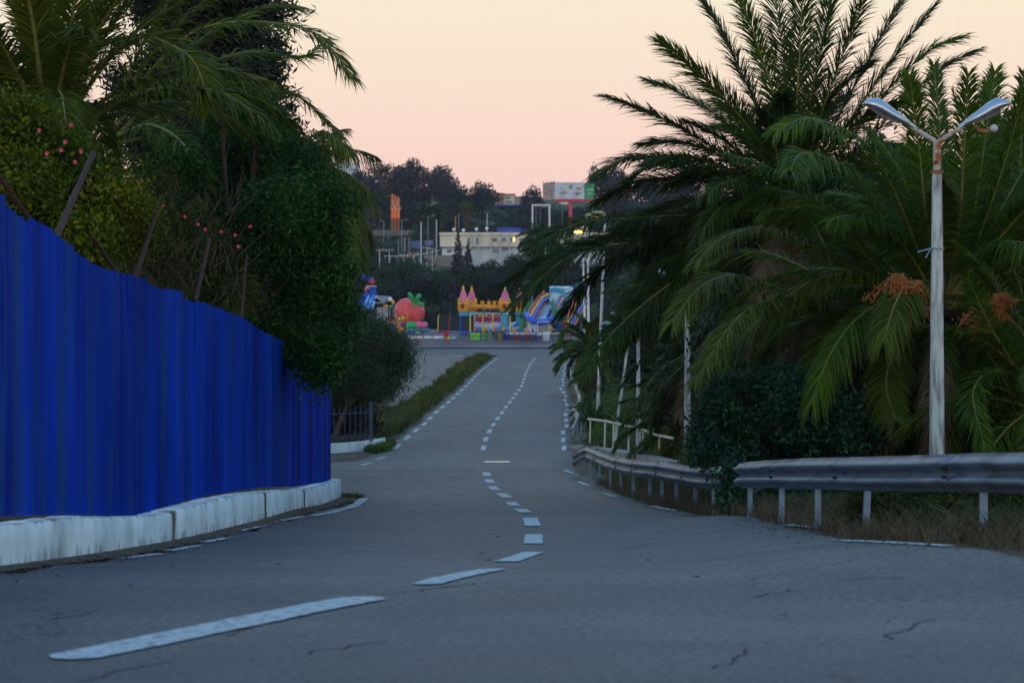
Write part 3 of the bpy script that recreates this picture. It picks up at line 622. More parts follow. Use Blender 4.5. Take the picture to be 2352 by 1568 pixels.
# broken fitting under the right head, wire tied round the pole, bolt hole
m_ = MB(); m_.tube([(X1+.50,38,z1+.20),(X1+.56,38,z1+.13),(X1+.70,38,z1+.11)], .03, 8); m_.build('loose_bracket', M['rust_light'], L1)
MB().ball((X1+.76,37.99,z1+.155), .055, 12, 8).build('bare_bulb', M['lamp_glass'], L1)
zc = P(0,571,38).z
MB().lathe((X1-.005,38,zc), [(.105,-.012),(.108,0),(.105,.012)], 12).tube([(X1-.08,37.9,zc),(X1-.28,37.86,zc-.05)], .012, 5).tube([(X1-.1,37.9,zc),(X1-.17,37.88,zc-.13)], .01, 5).build('wire_tie', M['galv_post'], L1)
MB().ball((X1-.02, 38-.062, P(0,373,38).z), .016, 8, 6).build('bolt', M['rust'], L1)
MB().box((X1, 38, P(0,1046,38).z),(.25,.25,.03)).build('base_plate', M['rust'], L1)
lamp_post(1579, 80, 662, .19, 'twin-headed lamp post with peeling paint whose top is lost among the palm fronds', reach=.42)
lamp_post(1466, 94, 752, .165, 'shorter grey lamp post rising right of the cream railing out of the ditch', zb=P(0,1108,94).z, reach=.36)
lp = lamp_post(1411, 101, 762, .12, 'thin leaning lamp post, dark at the foot, left of the upright ones', zb=P(0,1020,101).z, lean=.135, heads=(-1,), reach=.3, pole='dirty_concrete', htilt=R(15))
M['yellow_shade'] = pm('yellow_shade', (.58,.52,.22), (.45,.40,.16), 2, .5)
def mast(x0, y0, x1, y1, D, r, label, shade=True, lit=False, sx=-1, size=1.0):
    a, b_ = P(x0,y0,D), P(x1,y1,D); root = empty('street_lamp', a, label, 'street lamp', 'white round masts with curved yellow shades')
    a = Vector((a.x, a.y, gz(a.x, a.y)-.1)); b_.y = a.y; root.location = a
    MB().tube([a, a.lerp(b_,.5), b_], [r, r*.85, r*.6], 10).build('mast', M['white_mast'], root)
    if shade:
        m_ = MB(); S = size; vs = []; nu, nv = 9, 5
        for i in range(nu):
            u = i/(nu-1); xx = sx*(u*.98-.02)*S; zz = .10*S*math.sin(math.pi*min(1,u*.9+.15))*1.7
            for j in range(nv):
                v = j/(nv-1)-.5; wd = .42*S*math.sin(math.pi*(.12+.76*u)); vs.append(Vector((b_.x+xx, b_.y+v*2*wd, b_.z+zz-.18*S*abs(v*2)**2)))
        m_.add(vs, [(i*nv+j, i*nv+j+1, (i+1)*nv+j+1, (i+1)*nv+j) for i in range(nu-1) for j in range(nv-1)], True)
        m_.add([v+Vector((0,0,-.05)) for v in vs], [(i*nv+j, (i+1)*nv+j, (i+1)*nv+j+1, i*nv+j+1) for i in range(nu-1) for j in range(nv-1)], True)
        m_.build('shade', M['yellow_shade'], root)
        MB().ball((b_.x+sx*.42*S, b_.y, b_.z-.16*S), .34*S, 14, 6, sz=.34, sy=.8).build('bowl', M['yellow_shade'] if not lit else M['lit'], root)
        MB().tube([b_-Vector((0,0,.35*S)), b_+Vector((sx*.3*S,0,-.02))], .03, 6).build('arm', M['white_mast'], root)
    return root
M['lit'] = emat('lit_sodium_lamp', (1.0,.40,.05), 16)
mast(1373,925,1390,492,130,.085,'tall white mast with a big curved yellow shade, nearest of the thin white masts', size=.95)
mast(1352,835,1350,524,200,.105,'thin white mast between two others, its base behind the small stout palm', size=.8)
mast(1345,806,1338,528,225,.10,'leftmost thin white mast, its lamp glowing orange against the cream building', size=.9, lit=True)
def lit_lamp(x, y, D, yb, label, r=.22):
    p = P(x, y, D); zb = gz(p.x, D); root = empty('street_lamp', (p.x, D, zb), label, 'street lamp', 'far street lamps already lit orange')
    MB().tube([(p.x+.5,D,zb-.2),(p.x+.5,D,p.z+.15),(p.x,D,p.z+.3)], [.08,.06,.04], 6).build('pole', M['galv_post'], root)
    MB().ball((p.x,D,p.z), r, 10, 8, sz=1.3).build('bulb', M['lit'], root)
lit_lamp(1489,596,260,0,'lit orange street lamp glowing through the fronds left of the twin-headed posts', .17)
lit_lamp(1607,474,420,0,'tiny lit orange lamp high among the palm fronds, farthest right', .2)
# ------------------------------------------------------------------ vegetation builders
def bez_pts(pts, n):
    """Catmull-Rom through points"""
    p = np.array([list(q) for q in pts], float)
    if len(p) == 2: p = np.array([p[0], (p[0]+p[1])/2, p[1]])
    p = np.vstack([2*p[0]-p[1], p, 2*p[-1]-p[-2]]); k = len(p)-3; out = []
    for t in np.linspace(0, k-1e-6, n):
        i = int(t); f = t-i; a, b_, c, d = p[i:i+4]
        out.append(.5*((2*b_)+(-a+c)*f+(2*a-5*b_+4*c-d)*f*f+(-a+3*b_-3*c+d)*f**3))
    return np.array(out)
def frond(parent, pts, ll, mats, seed, n=70, wd=.034, s0=.14, grav=.25, vang=25, roll=0, per=2, sparse=0, rr=.028, a0=62, a1=28, hang=0):
    rg = np.random.RandomState(seed); C = bez_pts(pts, 24)
    seg = np.linalg.norm(np.diff(C, axis=0), axis=1); s = np.concatenate([[0], np.cumsum(seg)]); Lr = s[-1]; s /= Lr
    T = np.gradient(C, axis=0); T /= np.linalg.norm(T, axis=1)[:,None]
    up = np.array([0,0,1.]); S = np.cross(T, up); nl = np.linalg.norm(S, axis=1)
    fb = np.cross(T[0], [0,1,0.]); 
    S[nl < .15] = S[np.argmax(nl)] if nl.max() > .15 else fb
    for i in range(1, len(S)):
        if np.dot(S[i], S[i-1]) < 0: S[i] *= -1
    S /= np.linalg.norm(S, axis=1)[:,None]; U = np.cross(S, T)
    if roll:
        c, q = math.cos(roll), math.sin(roll); S, U = S*c+U*q, U*c-S*q
    st = s0+(1-s0)*np.linspace(0, 1, n*per)
    st = np.repeat(st, 2); side = np.tile([1,-1], n*per); st = st+rg.normal(0,.004,len(st)); st = np.clip(st, 0, 1)
    if sparse: keep = rg.rand(len(st)) > sparse; st, side = st[keep], side[keep]
    def ip(A): return np.stack([np.interp(st, s, A[:,i]) for i in range(3)], 1)
    B, t_, s_, u_ = ip(C), ip(T), ip(S), ip(U)
    for A in (t_, s_, u_): A /= np.linalg.norm(A, axis=1)[:,None]
    q = (st-s0)/(1-s0)
    ln = ll*(.35+.65*np.sin(np.pi*np.clip(.12+q*.72,0,1)))*rg.uniform(.85,1.12,len(st)); ln *= np.where(q > .93, .8, 1)
    an = np.radians(a0+(a1-a0)*q+rg.normal(0,6,len(st))); va = np.radians(vang*rg.uniform(-.55,1.5,len(st)))
    sd = (s_*np.cos(va)[:,None]*side[:,None]+u_*np.sin(va)[:,None])
    d = t_*np.cos(an)[:,None]+sd*np.sin(an)[:,None]
    g = np.zeros_like(d); g[:,2] = -grav*ln*rg.uniform(.6,1.4,len(st))
    if hang: g[:,2] -= hang*ln
    mid = B+d*(ln*.5)[:,None]+g*.25; tip = B+d*ln[:,None]*(1-.1*abs(grav))+g
    wv = np.cross(d, u_+.4*rg.normal(0,1,d.shape)); wv /= np.linalg.norm(wv, axis=1)[:,None]+1e-9; wv *= wd/2
    m = len(B); V = np.stack([B-wv*.7, B+wv*.7, mid+wv, mid-wv, tip], 1).reshape(-1,3)
    k = np.arange(m)*5; Q = np.stack([k,k+1,k+2,k+3],1); Tn = np.stack([k+3,k+2,k+4],1)
    # rachis
    nr = 5; base = len(V); rv = []
    for i in range(len(C)):
        r = rr*(1-.85*s[i])*(1+.8*max(0,.12-s[i])/.12)
        for j in range(nr):
            a = 2*math.pi*j/nr; rv.append(C[i]+S[i]*math.cos(a)*r*1.2+U[i]*math.sin(a)*r)
    i_, j_ = np.meshgrid(np.arange(len(C)-1), np.arange(nr), indexing='ij'); i_=i_.ravel(); j_=j_.ravel(); j2=(j_+1)%nr
    RQ = base+np.stack([i_*nr+j_, i_*nr+j2, (i_+1)*nr+j2, (i_+1)*nr+j_],1)
    V = np.vstack([V, np.array(rv)])-np.array(parent.location)
    me = npmesh('frond', V, [Q, Tn, RQ], mats, np.concatenate([np.zeros(2*m), np.ones(len(RQ))]))
    return mobj('frond', me, parent)
def wild_frond(c, az, e0, Lf, bend, n=9):
    """rachis that starts at elevation e0 (deg) and bows down by bend (deg)"""
    p = np.array(c, float); out = [p.copy()]
    for i in range(n):
        e = R(e0-bend*((i+.5)/n)**1.35); h = math.cos(e)
        p = p+np.array([h*math.cos(az), h*math.sin(az), math.sin(e)])*Lf/n; out.append(p.copy())
    return out
def trunk(parent, base, top, r0, r1, mat='palm_bark', rings=26, rough=.16, seed=0):
    rg = random.Random(seed); n = 12; vs = []; base = Vector(base); top = Vector(top)
    for i in range(rings):
        t = i/(rings-1); c = base.lerp(top, t); r = r0+(r1-r0)*t
        for j in range(n):
            a = 2*math.pi*(j+.5*(i%2))/n; q = r*(1+(rough if (i+j)%2 else -rough*.4)+rg.uniform(-.05,.05)); vs.append((c.x+q*math.cos(a), c.y+q*math.sin(a), c.z))
    m_ = MB(); m_.add(vs, [(i*n+j, i*n+(j+1)%n, (i+1)*n+(j+1)%n, (i+1)*n+j) for i in range(rings-1) for j in range(n)]); m_.add(vs[-n:], [tuple(range(n))])
    return m_.build('trunk', M[mat], parent)
def palm(label, c, D, specs=(), wild=40, Lf=4.2, seed=1, ll=.50, leaf='palm', zb=None, tr=(.38,.34), elev=(-25,80), bend=(60,95), dead=0, n=62, azr=None, name='date_palm', wd=.034, vang=25, grav=.25, cat='palm tree', trunk_on=True, group=None, trunk_dx=0, rr=.028, a0=62, a1=28):
    ctr = P(c[0], c[1], D); gbase = (zb if zb is not None else gz(ctr.x+trunk_dx, D)-.2)
    root = empty(name, (ctr.x+trunk_dx, D, gbase), label, cat, group)
    if trunk_on: trunk(root, (ctr.x+trunk_dx, D, gbase), ctr-Vector((0,0,.15)), tr[0], tr[1], seed=seed)
    rg = random.Random(seed); cc = np.array(ctr)
    for i, sp in enumerate(specs):
        pts, dd = sp[0], sp[1]; mt = sp[2] if len(sp) > 2 else leaf; k = len(pts)-1
        P3 = [P(x, y, D+dd*(j/k)) for j, (x, y) in enumerate(pts)]
        if math.hypot(pts[0][0]-c[0], pts[0][1]-c[1]) > 5: P3 = [ctr]+P3
        frond(root, P3, ll*rg.uniform(.92,1.1), [M[mt], M['rachis']], seed*100+i, n=n, grav=grav, vang=vang, wd=wd, roll=rg.uniform(-.4,.4), rr=rr, a0=a0, a1=a1)
    for i in range(wild):
        az = (2.399963*i+rg.uniform(-.25,.25)) if azr is None else rg.uniform(*azr)
        f = (i+.5)/wild; e0 = elev[1]+(elev[0]-elev[1])*f**.8+rg.uniform(-6,6); b_ = bend[0]+(bend[1]-bend[0])*f+rg.uniform(-10,10)
        Lx = Lf*rg.uniform(.85,1.08)*(.8+.2*min(1,2*f+.3))
        if e0-b_ < -95: b_ = e0+95
        st = cc+np.array([math.cos(az)*.12, math.sin(az)*.12, rg.uniform(-.2,.1)])
        frond(root, wild_frond(st, az, e0, Lx, b_), ll*rg.uniform(.9,1.1), [M[rg.choice([leaf,leaf,'palm_olive'] if leaf == 'palm' else [leaf])], M['rachis']], seed*1000+i, n=n, grav=grav*(1+f), vang=vang, wd=wd, roll=rg.uniform(-.3,.3), rr=rr, a0=a0, a1=a1)
    for i in range(dead):
        az = rg.uniform(0, 6.28) if azr is None else rg.uniform(*azr); Lx = Lf*rg.uniform(.55,.85)
        frond(root, wild_frond(cc+np.array([math.cos(az)*.25, math.sin(az)*.25, -.35-rg.random()*.4]), az, rg.uniform(-35,5), Lx, rg.uniform(55,85)), ll*.8, [M['palm_dead'], M['rachis_dead']], seed*2000+i, n=int(n*.6), grav=.9, vang=10, sparse=.25, wd=wd*.8)
    return root, ctr

def blobs_pts(lobes, n, rg, shell=.55):
    """random points in a union of ellipsoids, denser towards the surface"""
    w_ = np.array([l[3]*l[4]*l[5] for l in lobes])**.75; w_ /= w_.sum(); k = rg.choice(len(lobes), n, p=w_); Lb = np.array(lobes); far_ = np.where(rg.rand(n) < .07, rg.uniform(1.05,1.3,n), 1.0)
    v = rg.normal(size=(n,3)); v /= np.linalg.norm(v, axis=1)[:,None]
    r = np.where(rg.rand(n) < shell, rg.uniform(.78,1.06,n), rg.rand(n)**(1/3)); bump = 1+.16*np.sin(v[:,0]*6+k)*np.sin(v[:,1]*7+k*2)*np.sin(v[:,2]*5+k*3)*2
    return Lb[k,:3]+v*(r*bump*far_)[:,None]*Lb[k,3:6], v
def leaf_mesh(name, Pn, Nrm, size, aspect, mat, rg, jit=.9, clump=0, clumpr=.1, orient=None, droop=0, nrmmix=.6):
    if clump:
        Pn = np.repeat(Pn, clump, 0)+rg.normal(0, clumpr, (len(Pn)*clump,3)); Nrm = np.repeat(Nrm, clump, 0)
    m = len(Pn); nn = Nrm*nrmmix+rg.normal(0, jit, (m,3)); nn[:,2] += .25; nn /= np.linalg.norm(nn, axis=1)[:,None]
    a = rg.normal(size=(m,3)) if orient is None else np.array(orient)+rg.normal(0,.35,(m,3))
    if droop: a[:,2] -= droop
    a -= nn*np.sum(a*nn,1)[:,None]; a /= np.linalg.norm(a, axis=1)[:,None]; b_ = np.cross(nn, a)
    sz = size*rg.uniform(.6,1.35,m); A = a*sz[:,None]; B = b_*(sz*aspect)[:,None]
    V = np.stack([Pn-A*.5, Pn+B*.5-A*.05+nn*(sz*.06)[:,None], Pn+A*.5, Pn-B*.5-A*.05+nn*(sz*.06)[:,None]],1).reshape(-1,3)
    k = np.arange(m)*4
    return npmesh(name, V, [np.stack([k,k+1,k+2,k+3],1)], [mat])
def limbs(m_, base, lobes, rg, r0=.12, k=8):
    base = Vector(base); c = Vector(np.mean([l[:3] for l in lobes], axis=0)); f = base.lerp(c, .45)
    m_.tube([base, base.lerp(f,.5)+Vector((rg.uniform(-.1,.1)*r0*8,0,0)), f], [r0, r0*.85, r0*.7], 8)
    for l in list(lobes)[:k*2]:
        e_ = Vector(l[:3]); q = f.lerp(e_, .5)+Vector((rg.uniform(-.1,.1), rg.uniform(-.1,.1), rg.uniform(.0,.25)))*l[3]
        m_.tube([f, q, e_], [r0*.5, r0*.33, r0*.1], 6)
        for _ in range(3):
            t = e_+Vector((rg.uniform(-.8,.8)*l[3], rg.uniform(-.8,.8)*l[4], rg.uniform(-.4,.8)*l[5])); m_.tube([q.lerp(e_,.6), t], [r0*.16, r0*.04], 4)
def bush(name, label, cat, D, lobes_px, mat, n, size, aspect=.5, seed=1, clump=5, clumpr=.12, dz=1.2, base=None, group=None, stem=.07, droop=0, nflow=None, shell=.55, orient=None, jit=.9, dj=1.2):
    """lobes_px: (x, y, r or (rx, rz), [dD])"""
    rg = np.random.RandomState(seed); r2 = random.Random(seed); Lb = []; k = D/F
    for l in lobes_px:
        dd = l[3] if len(l) > 3 else r2.uniform(-dj, dj); DD = D+dd; p = P(l[0], l[1], DD); rx, rz = (l[2], l[2]) if not hasattr(l[2],'__len__') else l[2]
        Lb.append((p.x, p.y, p.z, rx*DD/F, max(rx,rz)*DD/F*dz, rz*DD/F))
    bx = np.mean([l[0] for l in Lb]) if base is None else P(base[0],0,D).x
    zb = gz(bx, D)-.1; root = empty(name, (bx, D, zb), label, cat, group)
    Pn, v = blobs_pts(Lb, n//clump, rg, shell)
    lowest = np.array([gz(a, b_) for a, b_ in zip(Pn[:400,0], Pn[:400,1])]).min() if False else zb
    keep = Pn[:,2] > surf(Pn[:,0], Pn[:,1])+CZ+.05; Pn, v = Pn[keep], v[keep]
    me = leaf_mesh('foliage', Pn-np.array(root.location), v, size, aspect, M[mat], rg, clump=clump, clumpr=clumpr, droop=droop, orient=orient, jit=jit)
    fo = mobj('foliage', me, root)
    m_ = MB(); limbs(m_, (bx, D, zb), Lb, r2, stem); m_.build('stem', M['bark'], root)
    return root, Lb
def blades(name, pos, h, w_, mat, seed, parent=None, spread=.35, bendy=.4, per=1):
    rg = np.random.RandomState(seed); pos = np.repeat(pos, per, 0); m = len(pos)
    pos = pos+np.stack([rg.normal(0,.05,m), rg.normal(0,.05,m), np.zeros(m)],1); pos[:,2] = surf(pos[:,0], pos[:,1])+CZ-.02
    hh = (h if np.isscalar(h) else np.repeat(h, per))*rg.uniform(.5,1.3,m); az = rg.uniform(0,6.283,m); le = rg.uniform(0,spread,m)
    d = np.stack([np.cos(az)*le, np.sin(az)*le, np.ones(m)],1); a2 = rg.uniform(0,6.283,m)
    wv = np.stack([np.cos(a2), np.sin(a2), np.zeros(m)],1)*w_/2
    mid = pos+d*(hh*.55)[:,None]; tip = mid+(d+np.stack([np.cos(az),np.sin(az),np.zeros(m)],1)*bendy-np.array([0,0,.15]))*(hh*.45)[:,None]
    V = np.stack([pos-wv, pos+wv, mid+wv*.8, mid-wv*.8, tip],1).reshape(-1,3); k = np.arange(m)*5
    me = npmesh(name, V, [np.stack([k,k+1,k+2,k+3],1), np.stack([k+3,k+2,k+4],1)], [mat])
    o = mobj(name, me, parent); return o

# ------------------------------------------------------------------ palms on the right
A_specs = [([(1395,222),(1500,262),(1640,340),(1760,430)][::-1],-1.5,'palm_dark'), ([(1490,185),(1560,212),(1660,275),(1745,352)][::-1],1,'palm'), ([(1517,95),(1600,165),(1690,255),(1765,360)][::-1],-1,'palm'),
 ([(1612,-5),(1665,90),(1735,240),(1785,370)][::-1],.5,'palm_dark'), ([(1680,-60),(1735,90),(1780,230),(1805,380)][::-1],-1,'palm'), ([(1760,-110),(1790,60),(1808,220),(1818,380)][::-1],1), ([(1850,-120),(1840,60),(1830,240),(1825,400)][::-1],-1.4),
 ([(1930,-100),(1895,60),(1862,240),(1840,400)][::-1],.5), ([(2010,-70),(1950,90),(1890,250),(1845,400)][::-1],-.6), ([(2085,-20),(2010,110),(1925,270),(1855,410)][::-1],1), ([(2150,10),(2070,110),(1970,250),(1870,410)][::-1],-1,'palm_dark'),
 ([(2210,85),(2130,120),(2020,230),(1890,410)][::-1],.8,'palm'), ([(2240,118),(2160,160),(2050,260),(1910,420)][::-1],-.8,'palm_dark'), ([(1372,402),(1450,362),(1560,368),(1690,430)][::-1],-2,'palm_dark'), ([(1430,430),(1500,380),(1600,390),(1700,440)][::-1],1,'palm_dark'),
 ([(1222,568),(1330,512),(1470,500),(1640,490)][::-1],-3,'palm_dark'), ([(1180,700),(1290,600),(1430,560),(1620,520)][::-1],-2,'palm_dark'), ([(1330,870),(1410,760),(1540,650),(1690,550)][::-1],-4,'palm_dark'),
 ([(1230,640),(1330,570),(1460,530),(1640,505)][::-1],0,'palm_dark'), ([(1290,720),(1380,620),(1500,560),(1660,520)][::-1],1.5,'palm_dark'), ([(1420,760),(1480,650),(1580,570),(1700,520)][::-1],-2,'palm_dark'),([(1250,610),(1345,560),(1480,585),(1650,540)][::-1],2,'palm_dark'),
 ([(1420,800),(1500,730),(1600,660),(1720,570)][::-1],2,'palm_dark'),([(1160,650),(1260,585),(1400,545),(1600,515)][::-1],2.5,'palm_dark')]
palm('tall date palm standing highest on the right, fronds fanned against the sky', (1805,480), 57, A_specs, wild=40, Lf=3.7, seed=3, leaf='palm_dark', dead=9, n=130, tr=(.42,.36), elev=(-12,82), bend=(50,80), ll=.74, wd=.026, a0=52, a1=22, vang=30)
B_specs = [([(1677,352),(1810,404),(1905,485),(1977,571),(2060,660)][::-1],-3,'palm'), ([(1785,300),(1850,270),(1929,295),(2001,343),(2060,450),(2120,600)][::-1],-2.5,'palm'), ([(1815,390),(1844,352),(1929,376),(1991,443),(2060,560)][::-1],-4,'palm'),
 ([(1600,600),(1660,545),(1739,524),(1834,548),(1953,610),(2080,670)][::-1],-3,'palm_olive'), ([(1545,740),(1600,665),(1667,633),(1739,643),(1882,690),(2060,700)][::-1],-3,'palm_olive'), ([(1600,870),(1680,745),(1758,690),(1858,700),(2020,710)][::-1],-4,'palm_olive'),
 ([(2058,965),(2035,880),(2060,790),(2110,730)][::-1],-3,'palm_olive'), ([(2090,175),(2110,330),(2128,500),(2150,620)][::-1],-1), ([(2145,150),(2160,330),(2165,500),(2165,640)][::-1],1), ([(2225,170),(2215,330),(2205,500),(2185,640)][::-1],-1.2),
 ([(2285,165),(2262,330),(2235,500),(2195,640)][::-1],.8), ([(2350,210),(2320,330),(2275,470),(2210,640)][::-1],-1,'palm'), ([(2430,260),(2370,360),(2300,480),(2215,640)][::-1],.6), ([(2000,300),(2060,380),(2110,500),(2150,640)][::-1],1,'palm'),
 ([(1700,470),(1790,440),(1890,480),(2000,570),(2090,660)][::-1],2,'palm'), ([(1740,830),(1800,760),(1900,720),(2040,700)][::-1],1,'palm_olive'), ([(1850,900),(1890,800),(1960,740),(2080,705)][::-1],-1,'palm_olive'),([(1580,700),(1650,600),(1760,580),(1900,640),(2060,690)][::-1],2,'palm_olive'),
 ([(2480,420),(2400,440),(2310,530),(2220,650)][::-1],-2), ([(2500,640),(2420,580),(2320,600),(2220,670)][::-1],1,'palm_olive'), ([(2450,860),(2400,740),(2310,680),(2215,690)][::-1],-1,'palm_olive'), ([(2300,940),(2290,820),(2250,730),(2190,700)][::-1],2,'palm_olive')]
rootB, cB = palm('big leafy date palm behind the nearest lamp post, with orange date clusters', (2165,690), 44, B_specs, wild=34, Lf=3.9, seed=5, leaf='palm', n=135, tr=(.45,.42), elev=(-30,78), dead=10, ll=.60, wd=.023, a0=60, a1=26, grav=.38, vang=20)
def fruit(parent, c, D, r, seed, n=520):
    rg = random.Random(seed); m_ = MB(); p0 = P(c[0], c[1], D); sp = MB()
    for i in range(26):
        a = Vector((rg.uniform(-.3,.8)*r, rg.uniform(-.5,.5)*r, r*1.3)); e_ = Vector((rg.gauss(0,.75)*r, rg.gauss(0,.5)*r, -r*rg.uniform(-.4,1.5)))
        sp.tube([p0+a, p0+a.lerp(e_,.5)+Vector((0,0,.15*r)), p0+e_], .004, 3, cap=False)
        for j in range(n//26):
            q = p0+a.lerp(e_, rg.uniform(.35,1))+Vector((rg.gauss(0,.05),rg.gauss(0,.05),rg.gauss(0,.04))); m_.ball(q, .014, 5, 3, sz=1.4)
    f_ = m_.build('date_cluster', M['fruit'], parent); f_['kind'] = 'stuff'
    sp.build('stalks', M['fruit_stalk'], parent)
M['fruit_stalk'] = pm('fruit_stalk', (.50,.22,.05), None, 8, .6)
for i, (x, y, r) in enumerate(((2085,700,.27),(2055,668,.20),(2258,740,.24),(2292,708,.17))): fruit(rootB, (x,y), 41.6, r, i)
palm('low date palm at the right edge whose fronds reach up from behind the guard rail', (2420,930), 41.5, [([(2222,630),(2270,740),(2340,850)][::-1],-1,'palm'),([(2200,560),(2280,640),(2360,790)][::-1],1,'palm'),([(2265,1040),(2235,900),(2290,850),(2360,880)][::-1],-1.5,'palm'),([(2310,560),(2350,680),(2390,820)][::-1],0,'palm'),([(2215,860),(2270,800),(2350,860)][::-1],.5,'palm'),([(2290,1100),(2290,1000),(2340,920)][::-1],.5,'palm')], wild=24, Lf=2.7, seed=7, n=62, ll=.42, tr=(.35,.3), wd=.026, elev=(-20,80))
palm('upright date palm partly hidden behind the fruiting palm at the right edge', (2330,640), 52, [([(2190,215),(2230,340),(2290,520)][::-1],0,'palm_dark'),([(2265,190),(2285,340),(2312,520)][::-1],-1,'palm_dark'),([(2350,165),(2345,340),(2335,520)][::-1],0,'palm_dark')], wild=34, Lf=4.0, seed=8, n=60, leaf='palm_dark', dead=8, tr=(.4,.35), elev=(-30,80))
palm('low spreading date palm with brown skirt between the railing and the dark bush', (1615,985), 86, [([(1338,962),(1370,893),(1480,886),(1570,940)][::-1],-2,'palm_dark'),([(1420,960),(1480,915),(1560,950)][::-1],-1,'palm_olive'),([(1560,850),(1580,900),(1595,950)][::-1],-1,'palm')], wild=38, Lf=3.0, seed=11, n=60, ll=.48, tr=(.35,.35), elev=(-15,75), dead=10, bend=(60,100))
palm('short palm with brown fronds hanging behind the lamp posts', (1670,800), 84, [([(1560,960),(1590,870),(1640,810)][::-1],-1,'palm_dead'),([(1700,960),(1690,880),(1670,820)][::-1],-2,'palm_dead')], wild=20, Lf=3.8, seed=12, n=56, leaf='palm_dark', dead=26, elev=(-25,60), tr=(.4,.36))
palm('small stout palm with a pineapple-like trunk beside the three white masts', (1363,805), 150, [([(1262,742),(1300,742),(1340,775)][::-1],-1),([(1280,790),(1310,750),(1345,780)][::-1],-1),([(1440,760),(1410,745),(1380,780)][::-1],-1)], wild=46, Lf=2.6, seed=13, n=40, ll=.42, wd=.06, elev=(-5,85), bend=(50,95), trunk_on=False, zb=gz(4.3,150)-.1)
rt_ = [o for o in col.objects if o.get('label','').startswith('small stout palm')][0]
p_ = P(1363,800,150); m_ = MB(); zb_ = gz(p_.x,150)-.1; m_.lathe((p_.x,150,zb_), [(.30,0),(.42,.15),(.58,.5),(.66,.9),(.60,1.3),(.42,1.6),(.3,p_.z-zb_)], 16, ribs=16, amp=.1); m_.build('trunk', M['palm_bark'], rt_)
palm('young palm with a few short fronds at the edge of the buckled guard rail', (1372,958), 112, [([(1322,935),(1345,925),(1362,945)][::-1],-.5)], wild=22, Lf=1.25, seed=14, n=34, ll=.26, wd=.03, elev=(0,70), trunk_on=False, tr=(.15,.15))
palm('dark palm standing farther off between the tall palm and the white masts', (1545,700), 128, wild=36, Lf=3.6, seed=15, n=38, leaf='palm_dark', wd=.06, ll=.5, tr=(.3,.3))

# ------------------------------------------------------------------ left palms
palm('date palm at the top left corner, fronds rising above the yellow-green shrub', (112,325), 38, [
 ([(15,-80),(50,80),(85,240)][::-1],0), ([(65,-100),(80,80),(98,240)][::-1],-1), ([(125,-110),(120,80),(112,240)][::-1],.5), ([(185,-90),(160,80),(130,240)][::-1],-1), ([(260,-70),(205,60),(140,240)][::-1],.5),
 ([(330,-60),(270,40),(190,160),(130,270)][::-1],0,'palm_olive'), ([(478,245),(455,160),(408,112),(308,90),(171,205),(125,280)][::-1],-1.5,'palm_olive'), ([(180,335),(164,263),(130,210),(108,250)][::-1],-2,'palm_olive'), ([(-80,-20),(10,130),(80,260)][::-1],0), ([(-90,160),(0,180),(80,280)][::-1],-1),([(-60,60),(20,160),(85,270)][::-1],1)],
 wild=24, Lf=3.7, seed=21, n=74, ll=.55, leaf='palm_olive', elev=(25,84), bend=(45,80), tr=(.4,.38), wd=.028, rr=.042, a0=52)
palm('date palm behind the yellow-green shrub with long fronds arching over the fence', (222,345), 45, [
 ([(812,178),(745,95),(683,61),(547,51),(427,85),(290,230)][::-1],-1,'palm_olive'), ([(782,312),(735,262),(666,212),(513,188),(342,222),(250,310)][::-1],-2,'palm_olive'), ([(440,500),(460,420),(420,330),(342,287),(260,320)][::-1],-4,'palm_olive'),
 ([(640,360),(560,260),(420,250),(280,310)][::-1],1,'palm_olive'), ([(700,20),(600,20),(450,100),(290,260)][::-1],1,'palm_olive'), ([(560,-40),(450,20),(330,150),(250,290)][::-1],0,'palm_olive'), ([(780,500),(700,380),(560,330),(400,310),(270,330)][::-1],2,'palm_olive'),
 ([(330,440),(320,370),(260,340)][::-1],-2), ([(130,430),(150,360),(200,345)][::-1],-2,'palm_olive'), ([(430,-60),(350,60),(260,250)][::-1],0,'palm_olive'),([(760,90),(690,130),(560,120),(400,190),(270,310)][::-1],2.5,'palm_olive')],
 wild=0, Lf=3.6, seed=22, n=78, ll=.52, leaf='palm_olive', elev=(20,75), tr=(.4,.38), dead=5, wd=.028, grav=.35, rr=.036, a0=55)
palm('drooping palm behind the dark green bush, its frond tips hanging at the sky gap', (620,430), 63, [([(845,600),(820,470),(740,400),(660,400)][::-1],-1,'palm_olive'), ([(815,590),(780,440),(700,390)][::-1],-3,'palm_olive'), ([(800,330),(740,300),(680,350),(640,400)][::-1],-2,'palm_olive'), ([(840,500),(790,390),(700,360),(640,410)][::-1],-1,'palm_olive')], wild=34, Lf=3.3, seed=23, n=60, ll=.6, leaf='palm_olive', elev=(-20,70), grav=.8, hang=0) if False else \
palm('drooping palm behind the dark green bush, its frond tips hanging at the sky gap', (620,430), 63, [([(828,600),(805,480),(740,400),(660,400)][::-1],-1,'palm_olive'), ([(812,600),(780,450),(700,390)][::-1],-3,'palm_olive'), ([(800,345),(740,300),(680,350),(640,400)][::-1],-2,'palm_olive'), ([(820,500),(785,400),(700,360),(640,410)][::-1],-1,'palm_olive')], wild=34, Lf=2.7, seed=23, n=60, ll=.6, leaf='palm_olive', elev=(-20,70), grav=.8)

